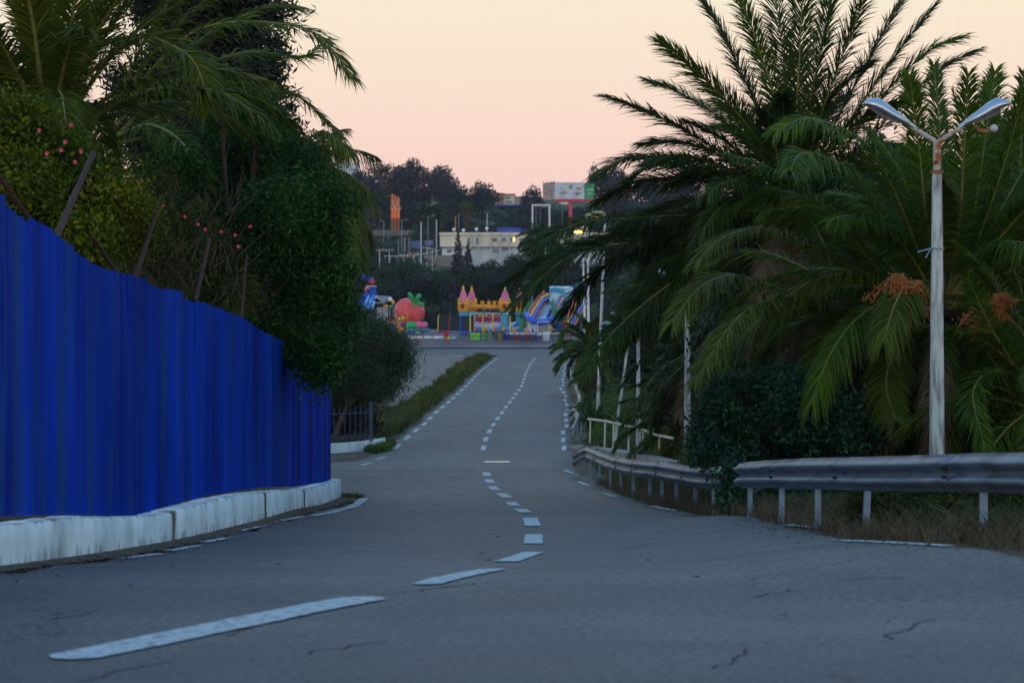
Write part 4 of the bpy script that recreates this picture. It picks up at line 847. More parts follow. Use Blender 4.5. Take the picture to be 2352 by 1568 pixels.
# ------------------------------------------------------------------ trees and shrubs on the left
bush('cedar_tree', 'tall black-green conifer behind the left palms, ragged against the sky', 'tree', 66, [(480,-60,(150,60)),(400,20,(110,45)),(560,30,(110,40)),(470,90,(120,40)),(590,110,(60,30)),(400,150,(90,40)),(520,170,(110,40)),(600,215,(60,28)),(330,225,(70,30)),(470,240,(130,40)),(560,290,(110,35)),(400,320,(110,40)),(640,330,(60,30)),(500,380,(150,50)),(300,300,(50,25)),(270,180,(30,20)),(610,160,(40,20)),(620,270,(50,25))],
     'conifer', 52000, .20, .28, seed=31, clump=9, clumpr=.16, dz=.8, stem=.28, base=(500,0), shell=.35, dj=1.5)
bush('mastic_bush', 'big dark green evergreen bush spilling over the far end of the blue fence', 'bush', 43.5, [(508,228,22),(508,275,34),(590,300,40),(462,345,42),(672,375,48),(360,410,45),(425,395,52),(550,350,55),(640,330,30),(380,350,28),(540,430,80),(610,330,62),(690,430,78),(640,520,105),(505,560,90),(702,560,80),(748,640,55),(600,650,105),(685,700,88),(760,740,60),(560,700,62),(470,640,60),(395,440,50),(455,520,70),(765,800,40,-.5),(735,830,(45,60),-2),(690,790,(60,50),-1.5),(540,250,40),(590,260,35),(620,760,(70,40),-1),(764,560,32),(770,690,32),(770,470,40)],
     'lentisk', 120000, .075, .45, seed=32, clump=14, clumpr=.10, stem=.14, base=(500,0), dj=2)
bush('broadleaf_shrub', 'yellow-green flowering shrub over the near end of the blue fence', 'shrub', 30, [(20,330,80),(75,370,85),(140,410,80),(40,450,80),(190,455,75),(110,500,80),(245,520,65),(195,560,55),(0,280,45),(-50,420,80),(280,470,45),(320,520,40),(60,290,35)],
     'yellow_green', 90000, .058, .6, seed=33, clump=8, clumpr=.10, stem=.08, dj=1)
rootF, _ = bush('oleander_shrub', 'sparse twiggy shrub with scattered red flowers above the middle of the blue fence', 'shrub', 40, [(330,560,60),(400,600,60),(470,600,55),(380,500,50),(450,540,50),(300,480,45),(530,600,45),(350,430,40),(560,680,35)],
     'thicket', 26000, .06, .35, seed=34, clump=6, clumpr=.14, stem=.05, dj=1.2, shell=.3)
rg = random.Random(9)
def flower(parent, x, y, D, r):
    m_ = MB(); p = P(x, y, D)
    for i in range(5):
        a = 2*math.pi*i/5+rg.random(); d = Vector((math.cos(a), -.35, math.sin(a))); u = Vector((-math.sin(a),0,math.cos(a)))*r*.45
        m_.add([p, p+d*r*.6+u, p+d*r, p+d*r*.6-u], [(0,1,2,3)])
    m_.ball(p+Vector((0,-r*.2,0)), r*.2, 6, 4); m_.build('flower', M['flower'], parent)
shr = [o for o in col.objects if o.name.startswith('broadleaf_shrub')][0]
for (x, y) in ((90,300),(163,287),(150,326),(141,345),(186,348),(108,352),(172,372)): flower(shr, x, y, 28.3, .024)
for (x, y) in ((472,527),(509,532),(318,417),(324,431),(268,437),(303,405),(376,474),(425,497),(330,460),(455,515),(540,540),(548,566),(575,520)): flower(rootF, x, y, 38.4, .028)
# bare grey twigs tangled in the middle of the shrub
tw = MB()
for i in range(110):
    a = P(rg.uniform(310,560), rg.uniform(470,690), 38.5+rg.uniform(-.5,1)); az = rg.uniform(-.6,.6); Lx = rg.uniform(.3,.9)
    b_ = a+Vector((math.sin(az)*Lx*rg.choice((1,-1)), rg.uniform(-.2,.2), math.cos(az)*Lx*rg.uniform(.2,.9))); tw.tube([a, a.lerp(b_,.5)+Vector((.05,0,.04)), b_], [.007,.005,.002], 3, cap=False)
tw_o = tw.build('twigs', M['bark'], rootF); tw_o['kind'] = 'stuff'
bush('feathery_tree', 'dark feathery tree leaning over the picket fence beside the entrance', 'tree', 101, [(835,815,70),(890,820,42),(830,865,58),(785,780,60),(872,880,36),(800,742,32),(915,845,24),(770,840,55),(865,770,34),(790,900,(45,30)),(920,800,20)],
     'tamarisk', 80000, .24, .10, seed=35, clump=12, clumpr=.26, stem=.12, base=(760,0), droop=.8, shell=.4, dj=1.5)
bush('dark_hedge', 'black-green undergrowth filling the gap behind the picket fence', 'hedge', 103, [(780,985,(60,50)),(825,985,(28,36)),(740,950,60),(760,900,60),(700,850,80)], 'conifer', 26000, .20, .45, seed=36, clump=6, clumpr=.25, stem=.08)
bush('screen_tree', 'dark broad tree behind the cedar and the big green bush', 'tree', 82, [(560,520,150),(430,560,140),(650,620,140),(300,560,130),(150,520,130),(40,500,120),(720,760,90)], 'conifer', 26000, .26, .45, seed=37, clump=6, clumpr=.3, stem=.25)

# ------------------------------------------------------------------ right-hand undergrowth
bush('carob_bush', 'dense blue-green bush drooping over the guard rail gap', 'bush', 43, [(1760,975,88),(1850,950,88),(1945,985,75),(1700,1060,62),(1800,1070,88),(1900,1085,85),(1735,1150,(60,50)),(1685,1095,(28,40),-7.0),(1695,1150,(30,40),-6.5),(1680,930,55),(1710,905,30),(1790,880,35),(1880,870,40),(1960,900,35),(1830,905,45),(2010,960,40),(1640,1040,35),(1740,880,25),(1980,1060,60),(1860,1150,(90,50)),(1640,980,50),(1715,1195,(35,20),-7)],
     'teal_bush', 90000, .085, .5, seed=41, clump=15, clumpr=.09, stem=.09, dj=1.2)
bush('thicket', 'dark thicket under the right palms behind the nearest lamp post', 'bush', 47, [(2050,1010,90),(2150,1060,90),(2260,1050,90),(2350,1060,90),(2080,1120,(90,60)),(2230,1120,(90,60)),(2000,880,80),(1900,850,80),(2330,1130,(80,60)),(2300,900,90)], 'thicket', 42000, .09, .4, seed=42, clump=7, clumpr=.16, stem=.07)
bush('evergreen_tree', 'dark evergreen closing the view between the two big right palms', 'tree', 76, [(1950,600,150),(2100,520,150),(2250,560,150),(1850,700,140),(2050,760,160),(2300,760,150),(1720,780,110),(1700,650,80),(2350,400,120),(1900,900,150),(2200,900,150),(1750,930,100)], 'hill_green', 60000, .26, .45, seed=43, clump=8, clumpr=.25, stem=.25)
bush('roadside_tree', 'rounded dark tree behind the twin-headed lamp posts', 'tree', 120, [(1560,690,90),(1480,730,60),(1640,720,90),(1540,800,90),(1620,820,90),(1470,820,50),(1700,850,100),(1580,620,70)], 'hill_green', 30000, .34, .45, seed=44, clump=7, clumpr=.35, stem=.2)
bush('verge_shrub', 'bright green shrub behind the guard rail at the foot of the peeling lamp post', 'shrub', 62, [(1625,1035,(45,40)),(1660,1060,(35,35)),(1600,1070,(30,25))], 'grass', 12000, .10, .25, seed=45, clump=7, clumpr=.12, stem=.03)
bush('bank_shrub', 'dark brown-green brush on the bank at the right end of the guard rail', 'shrub', 27.5, [(2080,1175,(60,45)),(2150,1185,(65,50)),(2220,1170,(55,55)),(2300,1190,(65,60)),(2010,1165,(40,40)),(2370,1180,(60,70)),(2120,1150,(60,35))], 'thicket', 60000, .06, .3, seed=46, clump=7, clumpr=.09, stem=.03, dj=.8)

# ------------------------------------------------------------------ grass and weeds
rg = np.random.RandomState(5)
def strip(n, D0, D1, xf0, xf1, pw=1.0):
    D = D0+(D1-D0)*rg.rand(n)**pw; a, b_ = xf0(D), xf1(D); X = a+(b_-a)*rg.rand(n); return np.stack([X, D, np.zeros(n)],1)
def stuff(o, label=None): o['kind'] = 'stuff'; return o
M['verge_green'] = leafmat('verge_weed', (.028,.055,.012), (.065,.100,.018), (.20,.16,.07), .3, .7, .5, spec=.1)
# tall weeds on the verge between road and car park
p = strip(3600, 99, 236, lambda D: XLOT(D)+.15, lambda D: XL(D)-.25); dens = .5+.35*np.sin(p[:,1]*.16+1)*np.sin(p[:,0]*2+p[:,1]*.4)+.3*np.sin(p[:,1]*.71)*np.sin(p[:,1]*.29+p[:,0]); kp = dens > .33; p, dens = p[kp], dens[kp]
stuff(blades('verge_weeds', p, .28+(.55+.5*sstep(165,190,p[:,1]))*np.clip(dens,0,1)*sstep(0,.8,XL(p[:,1])-p[:,0])*.36, .05, M['verge_green'], 1, per=4, spread=.5))
p = strip(3500, 99, 128, lambda D: XLOT(D)-.6, lambda D: XL(D)-.5); stuff(blades('verge_weeds', p, .38, .045, M['weed_mix'], 2, per=4, spread=.6))
p = strip(900, 96, 102, lambda D: D*0-4.95, lambda D: D*0-4.2); stuff(blades('bright_grass', p, .22, .03, M['grass'], 3, per=4))
# grassy slope on the right beyond the culvert
p = strip(16000, 96, 236, lambda D: XR(D)+.7, lambda D: XR(D)+9); stuff(blades('slope_grass', p, .16, .05, M['grass'], 4, per=3, spread=.5))
p = strip(2600, 64, 104, lambda D: XR(D)+.5, lambda D: XR(D)+6); stuff(blades('ditch_grass', p, .22, .04, M['weed_mix'], 5, per=5, spread=.6))
# dry grass and weeds under the near rails
p = strip(5200, 18, 64, lambda D: XR(D)+.05, lambda D: XR(D)+1.6, .8); stuff(blades('rail_weeds', p, .10+.14*rg.rand(len(p)), .012, M['dry_grass'], 6, per=4, spread=.9, bendy=.8))
p = strip(4200, 18, 66, lambda D: XR(D)+.5, lambda D: XR(D)+3.2, .8); stuff(blades('rail_weeds', p, .30, .016, M['weed_mix'], 7, per=4, spread=.9, bendy=.8))
# small weeds along the foot of the white wall
D = 14+38.8*rg.rand(1500)**1.0; cl = np.sin(D*2.1)+np.sin(D*5.3+1) > .1; D = D[cl]; X = np.interp(D, FX[:,0], FX[:,1])+.155+.10*rg.rand(len(D))**2
stuff(blades('wall_foot_weeds', np.stack([X,D,0*D],1), .045, .010, M['weed_mix'], 8, per=4, spread=1.1))
D = np.array([52.9]*60+[53.1]*60)+rg.normal(0,.12,120); stuff(blades('wall_foot_weeds', np.stack([-3.05+rg.normal(0,.12,120),D,0*D],1), .11, .02, M['weed_mix'], 9, per=4, spread=.8))
# dirt drifted along the wall foot
drt = pm('gutter_dirt', (.085,.062,.045), (.045,.035,.028), 5, .95, bump=.8)
def dirt(pts, wds, name='gutter_dirt'):
    n = 160; D = np.linspace(pts[0][1], pts[-1][1], n); X = np.interp(D, [p[1] for p in pts], [p[0] for p in pts]); Wd = np.interp(D, [p[1] for p in pts], wds)+.05*np.sin(D*7)+.035*np.sin(D*17)
    k = 4; V = np.zeros((n, k, 3))
    for j in range(k): V[:,j,0] = X+Wd*j/(k-1); V[:,j,1] = D; V[:,j,2] = surf(V[:,j,0], D)+CZ+[.035,.022,.012,.001][j]+.0
    i_, j_ = np.meshgrid(np.arange(n-1), np.arange(k-1), indexing='ij'); a = (i_*k+j_).ravel()
    o = mobj(name, npmesh(name, V, [np.stack([a,a+1,a+k+1,a+k],1)], [drt], smooth=True), road); return o
dirt([(fx(12)+.1,12),(fx(22)+.1,22),(fx(28.6)+.1,28.6),(fx(36.9)+.1,36.9),(fx(52)+.1,52),(fx(52)+.1,53.6)], [.18,.2,.28,.36,.32,.3])
# grit, leaf bits and small stones along both road edges
ng = 5200; Dg = 13+75*rg.rand(ng)**1.4; sd_ = rg.rand(ng) < .5; e_ = np.abs(rg.normal(0,.28,ng))
Xg = np.where(sd_, np.interp(Dg, FX[:,0], FX[:,1])+.22+e_, XR(Dg)-.02-e_*1.2); k_ = ~(sd_ & (Dg > 53)); k_ &= ~((~sd_) & (Dg < 18)); Xg, Dg = Xg[k_], Dg[k_]
gm_ = leaf_mesh('edge_litter', np.stack([Xg, Dg, surf(Xg,Dg)+CZ+.012],1), np.tile([0,0,1.],(len(Xg),1)), .030, .6, M['dry_grass'], rg, jit=.3, nrmmix=1.2)
stuff(mobj('edge_litter', gm_))
ng = 700; Dg = 11+50*rg.rand(ng)**1.3; Xg = rg.uniform(-3,3,ng)
gm_ = leaf_mesh('road_grit', np.stack([Xg, Dg, surf(Xg,Dg)+CZ+.010],1), np.tile([0,0,1.],(ng,1)), .016, .7, M['bark'], rg, jit=.3, nrmmix=1.2); stuff(mobj('road_grit', gm_))
# fallen leaves on the road
lv = MB(); r3 = random.Random(4)
leaf_root = None
for (x, y) in ((1108,1273),(1010,1197),(1123,1290),(1290,1125),(1238,1105),(1250,1118),(1145,1235),(640,1300),(1490,1290),(1600,1330),(300,1350),(1800,1420)):
    X, D = hit(x, y); a = r3.random()*3; s_ = .035
    m_ = MB(); c, q = math.cos(a)*s_, math.sin(a)*s_; z = gz(X, D)+.012
    m_.add([(X-c,D-q,z),(X-q*.5,D+c*.5,z+.012),(X+c,D+q,z+.003),(X+q*.5,D-c*.5,z+.01)], [(0,1,2,3)]); m_.build('fallen_leaf', drt if r3.random()<.6 else M['palm_dead'], road)
# ------------------------------------------------------------------ hillside trees: a few crown meshes shared by many trees
def crown_mesh(kind, mat, seed):
    rg = np.random.RandomState(seed); Lb = []
    if kind == 'round':
        for i in range(9): a = i*2.4; r = .26*math.sqrt(i/9); Lb.append((r*math.cos(a), r*math.sin(a), .60+rg.uniform(-.16,.2), rg.uniform(.15,.24), rg.uniform(.15,.24), rg.uniform(.13,.22)))
        n, sz = 2600, .052
    elif kind == 'euc':
        for i in range(15): a = i*2.4; r = .34*math.sqrt(i/15); Lb.append((r*math.cos(a), r*math.sin(a), .42+rg.uniform(-.12,.46)*(1-r), rg.uniform(.09,.17), rg.uniform(.09,.17), rg.uniform(.10,.17)))
        n, sz = 3200, .045
    elif kind == 'cone':
        for i in range(12): t = i/11; Lb.append((rg.uniform(-.03,.03), rg.uniform(-.03,.03), .12+.82*t, .20*(1-t)+.03, .20*(1-t)+.03, .09))
        n, sz = 1800, .05
    elif kind == 'bushy':
        for i in range(9): a = i*2.4; r = .5*math.sqrt(i/9); Lb.append((r*math.cos(a), r*math.sin(a), .40+rg.uniform(-.15,.22), rg.uniform(.20,.30), rg.uniform(.2,.3), rg.uniform(.22,.36)))
        n, sz = 2600, .07
    elif kind == 'fir':
        for i in range(30):
            t = i/29; a = i*2.4; r = .20*(1-t); Lb.append((r*math.cos(a), r*math.sin(a), .10+.84*t, .13*(1-t)+.035, .13*(1-t)+.035, .035))
        n, sz = 1900, .05
    Pn, v = blobs_pts(Lb, n, rg, .6)
    return leaf_mesh('crown', Pn, v, sz, .6, M[mat], rg, nrmmix=1.0, jit=.7)
CR = {}
for kind in ('round','euc','cone','bushy','fir'):
    for mt in ('hill_dark','hill_green','hill_brown'):
        for s in ((1,2) if kind in ('round','euc','bushy') else (1,)): 
            if mt == 'hill_brown' and kind not in ('euc','round'): continue
            CR[(kind, mt, s)] = crown_mesh(kind, mt, hash_ := (len(CR)*7+3))
tm = MB(); tm.tube([(0,0,-.03),(.01,0,.25),(-.01,.01,.62)], [.026,.02,.008], 7); tm.tube([(.008,0,.28),(.14,.05,.52)], [.012,.004], 5); tm.tube([(.005,0,.24),(-.15,-.04,.5)], [.012,.004], 5)
tm.tube([(0,0,.35),(.03,-.14,.58)], [.01,.003], 5)
TR = bpy.data.meshes.new('trunk'); TR.from_pydata(tm.v, [], tm.f); TR.materials.append(M['bark'])
rT = random.Random(77)
def tree(x, yt, wpx, D, kind, mt, label, yb=None, s=1, group='trees on the far hillside', cat='tree'):
    X = (x-1176)*D/F; z0 = gz(X, D) if yb is None else min(gz(X, D), CZ+(784-yb)*D/F); zt_ = CZ+(784-yt)*D/F; h = (zt_-z0)/.93
    wpx = wpx*(1.4 if kind == 'euc' else 1.1); wd = wpx*D/F/{'round':.80,'euc':.80,'cone':.42,'bushy':1.3,'fir':.5}[kind]
    r = empty('hill_tree' if kind != 'cone' else 'cypress_tree', (X, D, z0), label, cat, group, rz=rT.uniform(0,6.28)); r.scale = (wd, wd, h)
    key = (kind, mt, s) if (kind, mt, s) in CR else (kind, mt, 1)
    a = bpy.data.objects.new('crown', CR[key]); link(a, r); b_ = bpy.data.objects.new('trunk', TR); link(b_, r)
    if kind in ('cone','fir','round'): b_.scale = (1/wd*h*.35 if wd else 1,)*2+(1,)
    return r
T = [ # skyline eucalyptus mass
 (905,372,95,800,'euc','hill_brown','leftmost tall shaggy tree of the skyline clump above the copper sculpture',1),
 (938,366,70,810,'euc','hill_dark','highest peak of the brownish skyline tree clump',2),
 (985,376,90,800,'euc','hill_brown','tall rust-tinged tree in the middle of the skyline clump',1),
 (1022,392,60,790,'euc','hill_brown','shoulder tree at the right end of the tallest skyline clump',2),
 (1060,430,70,780,'euc','hill_dark','dark tree stepping down right of the tallest skyline clump',1),
 (1100,418,64,775,'euc','hill_dark','dark tree with a pointed top left of the orange-roofed house',2),
 (865,405,60,790,'euc','hill_brown','tree at the left foot of the tallest skyline clump',1),
 (823,388,42,840,'euc','hill_dark','slim dark tree just right of the white tower block',2),
 (850,404,32,835,'round','hill_dark','small round dark tree between the tower block and the skyline clump',1),
 (790,425,60,820,'round','hill_dark','dark tree below the white tower block',2),
 (760,440,70,800,'round','hill_dark','dark tree at the far left behind the drooping palm',1),
 (950,450,110,775,'bushy','hill_dark','broad dark tree mass right behind the copper sculpture',1),
 (1030,470,110,730,'bushy','hill_dark','broad dark mass behind the flag masts',2),
 (880,470,90,775,'bushy','hill_dark','dark mass left of the copper sculpture',2),
 (1130,500,90,720,'bushy','hill_green','green clump below the orange-roofed house',1),
 (1165,492,60,735,'round','hill_green','rounded green tree right of the shaggy fan palm',1),
 (1205,470,55,740,'euc','hill_dark','dark tree left of the white portal frame',1),
 (1224,430,42,760,'euc','hill_dark','small feathery skyline tree left of the billboard',1),
 (1243,452,30,765,'round','hill_dark','little dark tree touching the billboard edge',1),
 (1290,470,80,780,'bushy','hill_dark','dark trees behind the billboard pole',1),
 (1350,478,90,770,'bushy','hill_dark','dark trees right of the billboard pole',2),
 (1392,372,70,760,'euc','hill_brown','tall brownish skyline tree right of the billboard',2),
 (1420,390,50,770,'euc','hill_dark','second tall skyline tree right of the billboard',1),
 (1500,405,110,780,'round','hill_dark','wide rounded skyline tree seen between the left-reaching fronds',1),
 (1570,400,90,790,'round','hill_dark','rounded skyline tree mostly behind the tall palm',2),
 (1455,440,90,750,'bushy','hill_dark','low dark tree mass below the rounded skyline trees',1),
 (1650,430,120,780,'round','hill_dark','skyline tree hidden behind the tall palm crown',1),
 (1760,440,130,780,'euc','hill_dark','far skyline tree right of the tall palm trunk',2),
 # slope
 (870,545,80,640,'bushy','hill_green','green shrub mass below the terrace wall of the sculpture',1),
 (800,520,80,650,'bushy','hill_green','green clump at the left end of the terrace wall',2),
 (905,560,70,590,'bushy','hill_dark','dark clump beside the flat-headed floodlight',1),
 (850,585,70,560,'bushy','hill_dark','dark green clump left of the flat-headed floodlight',2),
 (960,520,60,690,'bushy','hill_green','green hedge tree right of the sculpture',1),
 (1250,515,70,610,'bushy','hill_green','green shrub at the foot of the white portal frame',1),
 (1300,520,70,620,'bushy','hill_dark','dark shrub right of the white portal frame',2),
 (1052,528,28,570,'fir','hill_dark','drooping dark conifer standing against the cream building',1),
 (1075,562,44,420,'fir','hill_dark','dark pointed conifer in front of the cream building',1),
 (1046,588,30,425,'fir','hill_dark','smaller dark conifer left of the pointed one',1),
 (1130,596,70,430,'round','hill_green','green tree in front of the cream building, right of the pointed conifer',1),
 (1180,586,60,440,'round','hill_green','green tree below the lit window',2),
 (1222,568,60,420,'euc','hill_dark','dark tree below the right half of the cream building',1),
 (1265,575,70,415,'round','hill_dark','dark tree near the right end of the cream building',2),
 (1320,590,80,410,'round','hill_dark','dark tree below the three orange lamps',1),
 (985,592,80,450,'bushy','hill_green','green bush mass below the beige retaining wall',1),
 (930,600,80,440,'round','hill_green','green tree below the floodlights',2),
 (880,600,70,430,'round','hill_green','green tree left of the floodlights',1),
 (830,590,80,440,'round','hill_dark','dark tree far left above the blue slide',2),
 (780,600,90,440,'round','hill_green','tree far left behind the fence bush',1),
 (1400,560,90,430,'round','hill_dark','dark tree behind the white masts',1),
 (1470,560,90,430,'round','hill_green','green tree right of the white masts',2),
 (1550,540,110,450,'round','hill_dark','dark tree on the slope behind the low palm',1),
 (1660,540,130,450,'round','hill_dark','dark tree on the slope far right',2),
 # belt directly behind the playground
 (800,640,80,330,'bushy','hill_green','green tree left of the blue tube slide',1),
 (868,640,64,322,'round','hill_green','green tree between the tube slide and the red fruit',1),
 (905,648,66,330,'round','hill_dark','dark tree above the red fruit balloon',2),
 (950,628,84,318,'round','hill_dark','broad dark tree right behind the red fruit balloon',1),
 (1005,632,78,322,'round','hill_green','tree between the red fruit balloon and the castle',2),
 (1045,650,70,312,'round','hill_dark','dark tree right behind the left castle towers',1),
 (1095,608,90,330,'round','hill_green','green tree rising over the castle wall',1),
 (1140,618,84,325,'round','hill_dark','dark tree rising behind the castle middle',2),
 (1190,625,84,328,'round','hill_green','tree between the castle and the big slide',1),
 (1240,612,84,335,'round','hill_dark','dark tree behind the big slide',2),
 (1290,620,84,330,'round','hill_green','green tree behind the slide parasols',1),
 (1340,618,84,328,'round','hill_dark','dark tree behind the right slide end',1),
 (1395,640,84,320,'round','hill_green','tree right of the slides behind the masts',2),
 (1450,650,90,310,'bushy','hill_dark','dark bush mass right of the playground',1),
 (1520,640,90,300,'round','hill_green','green tree beyond the low palm',1),
 (1600,640,100,300,'round','hill_dark','dark tree beyond the second lamp post',2),
 (740,640,90,320,'round','hill_dark','dark tree behind the blue fence end',1),
]
for t in T:
    tree(t[0], t[1], t[2], t[3], t[4], t[5], t[6], s=t[7])
# clipped dark hedge that backs the whole playground
hg = np.random.RandomState(8); n = 15000; X = hg.uniform(-26, 26, n); Dh = 303+hg.uniform(-3,3,n); Zh = CZ+.2+hg.rand(n)*(3.0+1.1*np.sin(X*.7)+.8*np.sin(X*1.9+1))
me = leaf_mesh('hedge', np.stack([X,Dh,Zh],1), np.tile([0,-1,0.],(n,1)), .42, .6, M['hill_dark'], hg); o = mobj('hedge', me); tag(o, 'dark overgrown hedge running behind the whole playground', 'hedge')
o['kind'] = 'stuff'
# scrub on the hill: short bushes scattered over it
n = 24000; D = 315+(830-315)*hg.rand(n); X = (hg.uniform(560,1800,n)-1176)*D/F; keep = ~((D > 575) & (D < 650) & (X < 30) & (X > -28)); X, D = X[keep], D[keep]; n = len(X)
cl = np.sin(X*.35)*np.sin(D*.08)+np.sin(X*.11+2)*np.sin(D*.03); Z = surf(X, D)+CZ+hg.rand(n)*(.9+1.5*np.clip(cl,0,2))
me = leaf_mesh('hill_scrub', np.stack([X,D,Z],1), np.tile([0,-.6,.6],(n,1)), 1.5, .7, M['hill_green'], hg); o = mobj('hill_scrub', me); o['kind'] = 'stuff'

# far palms
palm('shaggy palm on the hill left of the copper sculpture', (852,462), 700, wild=46, Lf=5.2, seed=61, n=14, leaf='palm_dark', wd=.28, ll=1.2, dead=16, name='hill_palm', tr=(.5,.4), elev=(-30,80))
palm('hazy palm on the hill between the flag masts', (994,492), 690, wild=40, Lf=4.2, seed=62, n=14, leaf='palm_dark', wd=.26, ll=1.0, dead=6, name='hill_palm', tr=(.4,.3), elev=(-20,80))
palm('low dark palm drooping in front of the cream building, right of its lit window', (1245,545), 420, wild=44, Lf=4.0, seed=63, n=18, leaf='palm_dark', wd=.18, ll=.9, name='hill_palm', tr=(.4,.3), elev=(-20,70))
# fan palm with a skirt of dead leaves
D = 650; c = P(1073,476,D); zb = gz(c.x, D); fp = empty('fan_palm', (c.x, D, zb), 'fan palm with a brown cone-shaped skirt of dead leaves above the cream building', 'palm tree')
m_ = MB(); m_.tube([(c.x,D,zb),(c.x,D,c.z-3)], [.45,.35], 8); m_.build('trunk', M['palm_bark'], fp)
def fan(cx, n, rad, zlo, zhi, mt, nm, seed, cone=False):
    rg_ = np.random.RandomState(seed); v = rg_.normal(size=(n,3)); v /= np.linalg.norm(v,axis=1)[:,None]
    if cone: t = rg_.rand(n); r = rad*(.25+.75*t)*rg_.uniform(.75,1,n); a = rg_.rand(n)*6.28; Pn = np.stack([cx.x+r*np.cos(a), D+r*np.sin(a), zlo+(zhi-zlo)*t],1); v = np.stack([np.cos(a),np.sin(a),0*a],1)
    else: v[:,2] = np.abs(v[:,2])-.25; Pn = np.array([cx.x,D,zlo])+v*rad*rg_.uniform(.7,1.08,n)[:,None]*np.array([1,1,.95])
    me = leaf_mesh(nm, Pn-np.array(fp.location), v, 1.0, .35, M[mt], rg_, orient=(0,0,1) if cone else None); return mobj(nm, me, fp)
fan(c, 900, 1.8, c.z-.1, 0, 'palm_olive', 'crown', 1); fan(c, 900, 1.35, c.z-4.4, c.z-.2, 'palm_dead', 'leaf_skirt', 2, True)

# ------------------------------------------------------------------ hill buildings
def pb(x0, y0, x1, y1, D, dep, name, mat, parent=None, dy=0):
    a, b_ = P(x0, y1, D), P(x1, y0, D); return MB().box(((a.x+b_.x)/2, D+dep/2+dy, (a.z+b_.z)/2), (b_.x-a.x, dep, b_.z-a.z)).build(name, M[mat] if isinstance(mat, str) else mat, parent)
M['cream_wall'] = pm('cream_render', (.86,.79,.62), (.74,.68,.53), .25, .85, detail=6)
M['white_wall'] = pm('white_render', (.74,.79,.82), (.62,.67,.72), .25, .85)
M['beige_wall'] = pm('beige_retaining', (.24,.225,.205), (.15,.14,.13), .3, .9)
M['terra'] = pm('terracotta_tile', (.46,.15,.09), (.34,.11,.07), 1, .8)
M['ochre'] = pm('ochre_render', (.56,.34,.24), (.44,.28,.22), .4, .8)
M['blue_sheet'] = pm('blue_panel', (.02,.07,.50), (.015,.05,.36), .4, .5)
M['lit_window'] = emat('lit_window', (1.0,.50,.13), 2.6)
D = 600; bl = empty('cream_building', (P(1200,0,D).x, D, P(0,612,D).z), 'long two-storey cream building with grey fins and one window lit orange', 'building')
W = lambda *a: pb(*a)
pb(1010.5,540,1420,566,D,14,'upper_wall','cream_wall',bl); pb(1015,568.2,1415,612,D,13.5,'lower_wall','white_wall',bl,.5)
pb(1009,534,1422,539.8,D,15,'parapet','cream_wall',bl,-.35); pb(1009.5,566.1,1421,568.1,D,15,'floor_band','concrete',bl,-.3)
for x in (1081,1100,1128,1150,1170,1215,1243,1270,1300,1340,1380): pb(x-1.4,532.5,x+1.4,612,D,1.0,'fin','fin_grey' if 'fin_grey' in M else M.setdefault('fin_grey', pm('fin_grey',(.50,.53,.56),(.44,.47,.5),.5,.8)),bl,-.9)
def window(x0,y0,x1,y1,D,parent,glass='glass',nb=1,dy=-.12):
    fr = pb(x0,y0,x1,y1,D,.22,'window','white_paint',parent,dy); 
    for i in range(nb+1):
        a = x0+.6+(x1-x0-.6)*i/(nb+1); b2 = x0+(x1-x0-.6)*(i+1)/(nb+1)
        g_ = pb(a,y0+.6,b2,y1-.6,D,.04,'pane',glass if i == nb or glass == 'glass' else 'glass',None,dy-.045); g_.parent = fr; g_.matrix_parent_inverse = (Matrix.Translation(parent.location)).inverted()
for (a,b_,c2,d,gl) in ((1073.6,546,1083,562,'glass'),(1093.7,545.8,1101.8,561.5,'glass'),(1131,545.8,1141.8,555.5,'glass'),(1153,545.8,1162,555.5,'glass'),(1172.7,545.2,1183.3,555.8,'lit_window'),(1193,545.8,1203,555.5,'glass'),(1226,545.8,1236,555.5,'glass'),(1252,545.8,1262,555.5,'glass'),(1276,546,1286,556,'glass'),(1308,546,1318,556,'glass')):
    window(a,b_,c2,d,D,bl,gl)
for (a,b_,c2,d) in ((1026,571.5,1038,581),(1133,572.5,1144,580.5),(1152,570,1168,575),(1190,572,1200,580),(1230,572,1240,580),(1280,572,1292,580)): window(a,b_,c2,d,D,bl,dy=.38)
for x in (1086,1143.5,1147,1165.5,1205): pb(x,556-4,x+3.2,556,D,.35,'air_conditioner','white_paint',bl,-.5)
for (x, h) in ((1042,5),(1094,6),(1118,7),(1064,3.5)):
    p = P(x, 534, D); m_ = MB(); m_.tube([(p.x,D+3,p.z-.1),(p.x,D+3,p.z+h*.1)], .05, 5); m_.lathe((p.x,D+2.9,p.z+h*.1+.2), [(.001,.0),(.3,.08),(.38,.16)], 10, M=Matrix.Rotation(R(60),4,'X')); tag(m_.build('roof_dish', M['white_paint']), {1042:'small dish antenna at the left end of the cream building roof',1094:'dish antenna on the cream roof near the two narrow windows',1118:'taller dish antenna on the cream roof left of the blue box',1064:'low dish antenna behind the drooping conifer'}[x], 'antenna')
# blue box truck body on the roof road behind
D2 = 655; bt = tag(pb(1141.6,522.4,1196,536,D2,3,'blue_container','blue_sheet'), 'long bright blue container parked behind the cream building roof', 'container')
tag(pb(1180,527,1245,536,D2+6,3,'blue_hoarding','blue_sheet'), 'dim blue hoarding right of the bright blue container', 'hoarding')
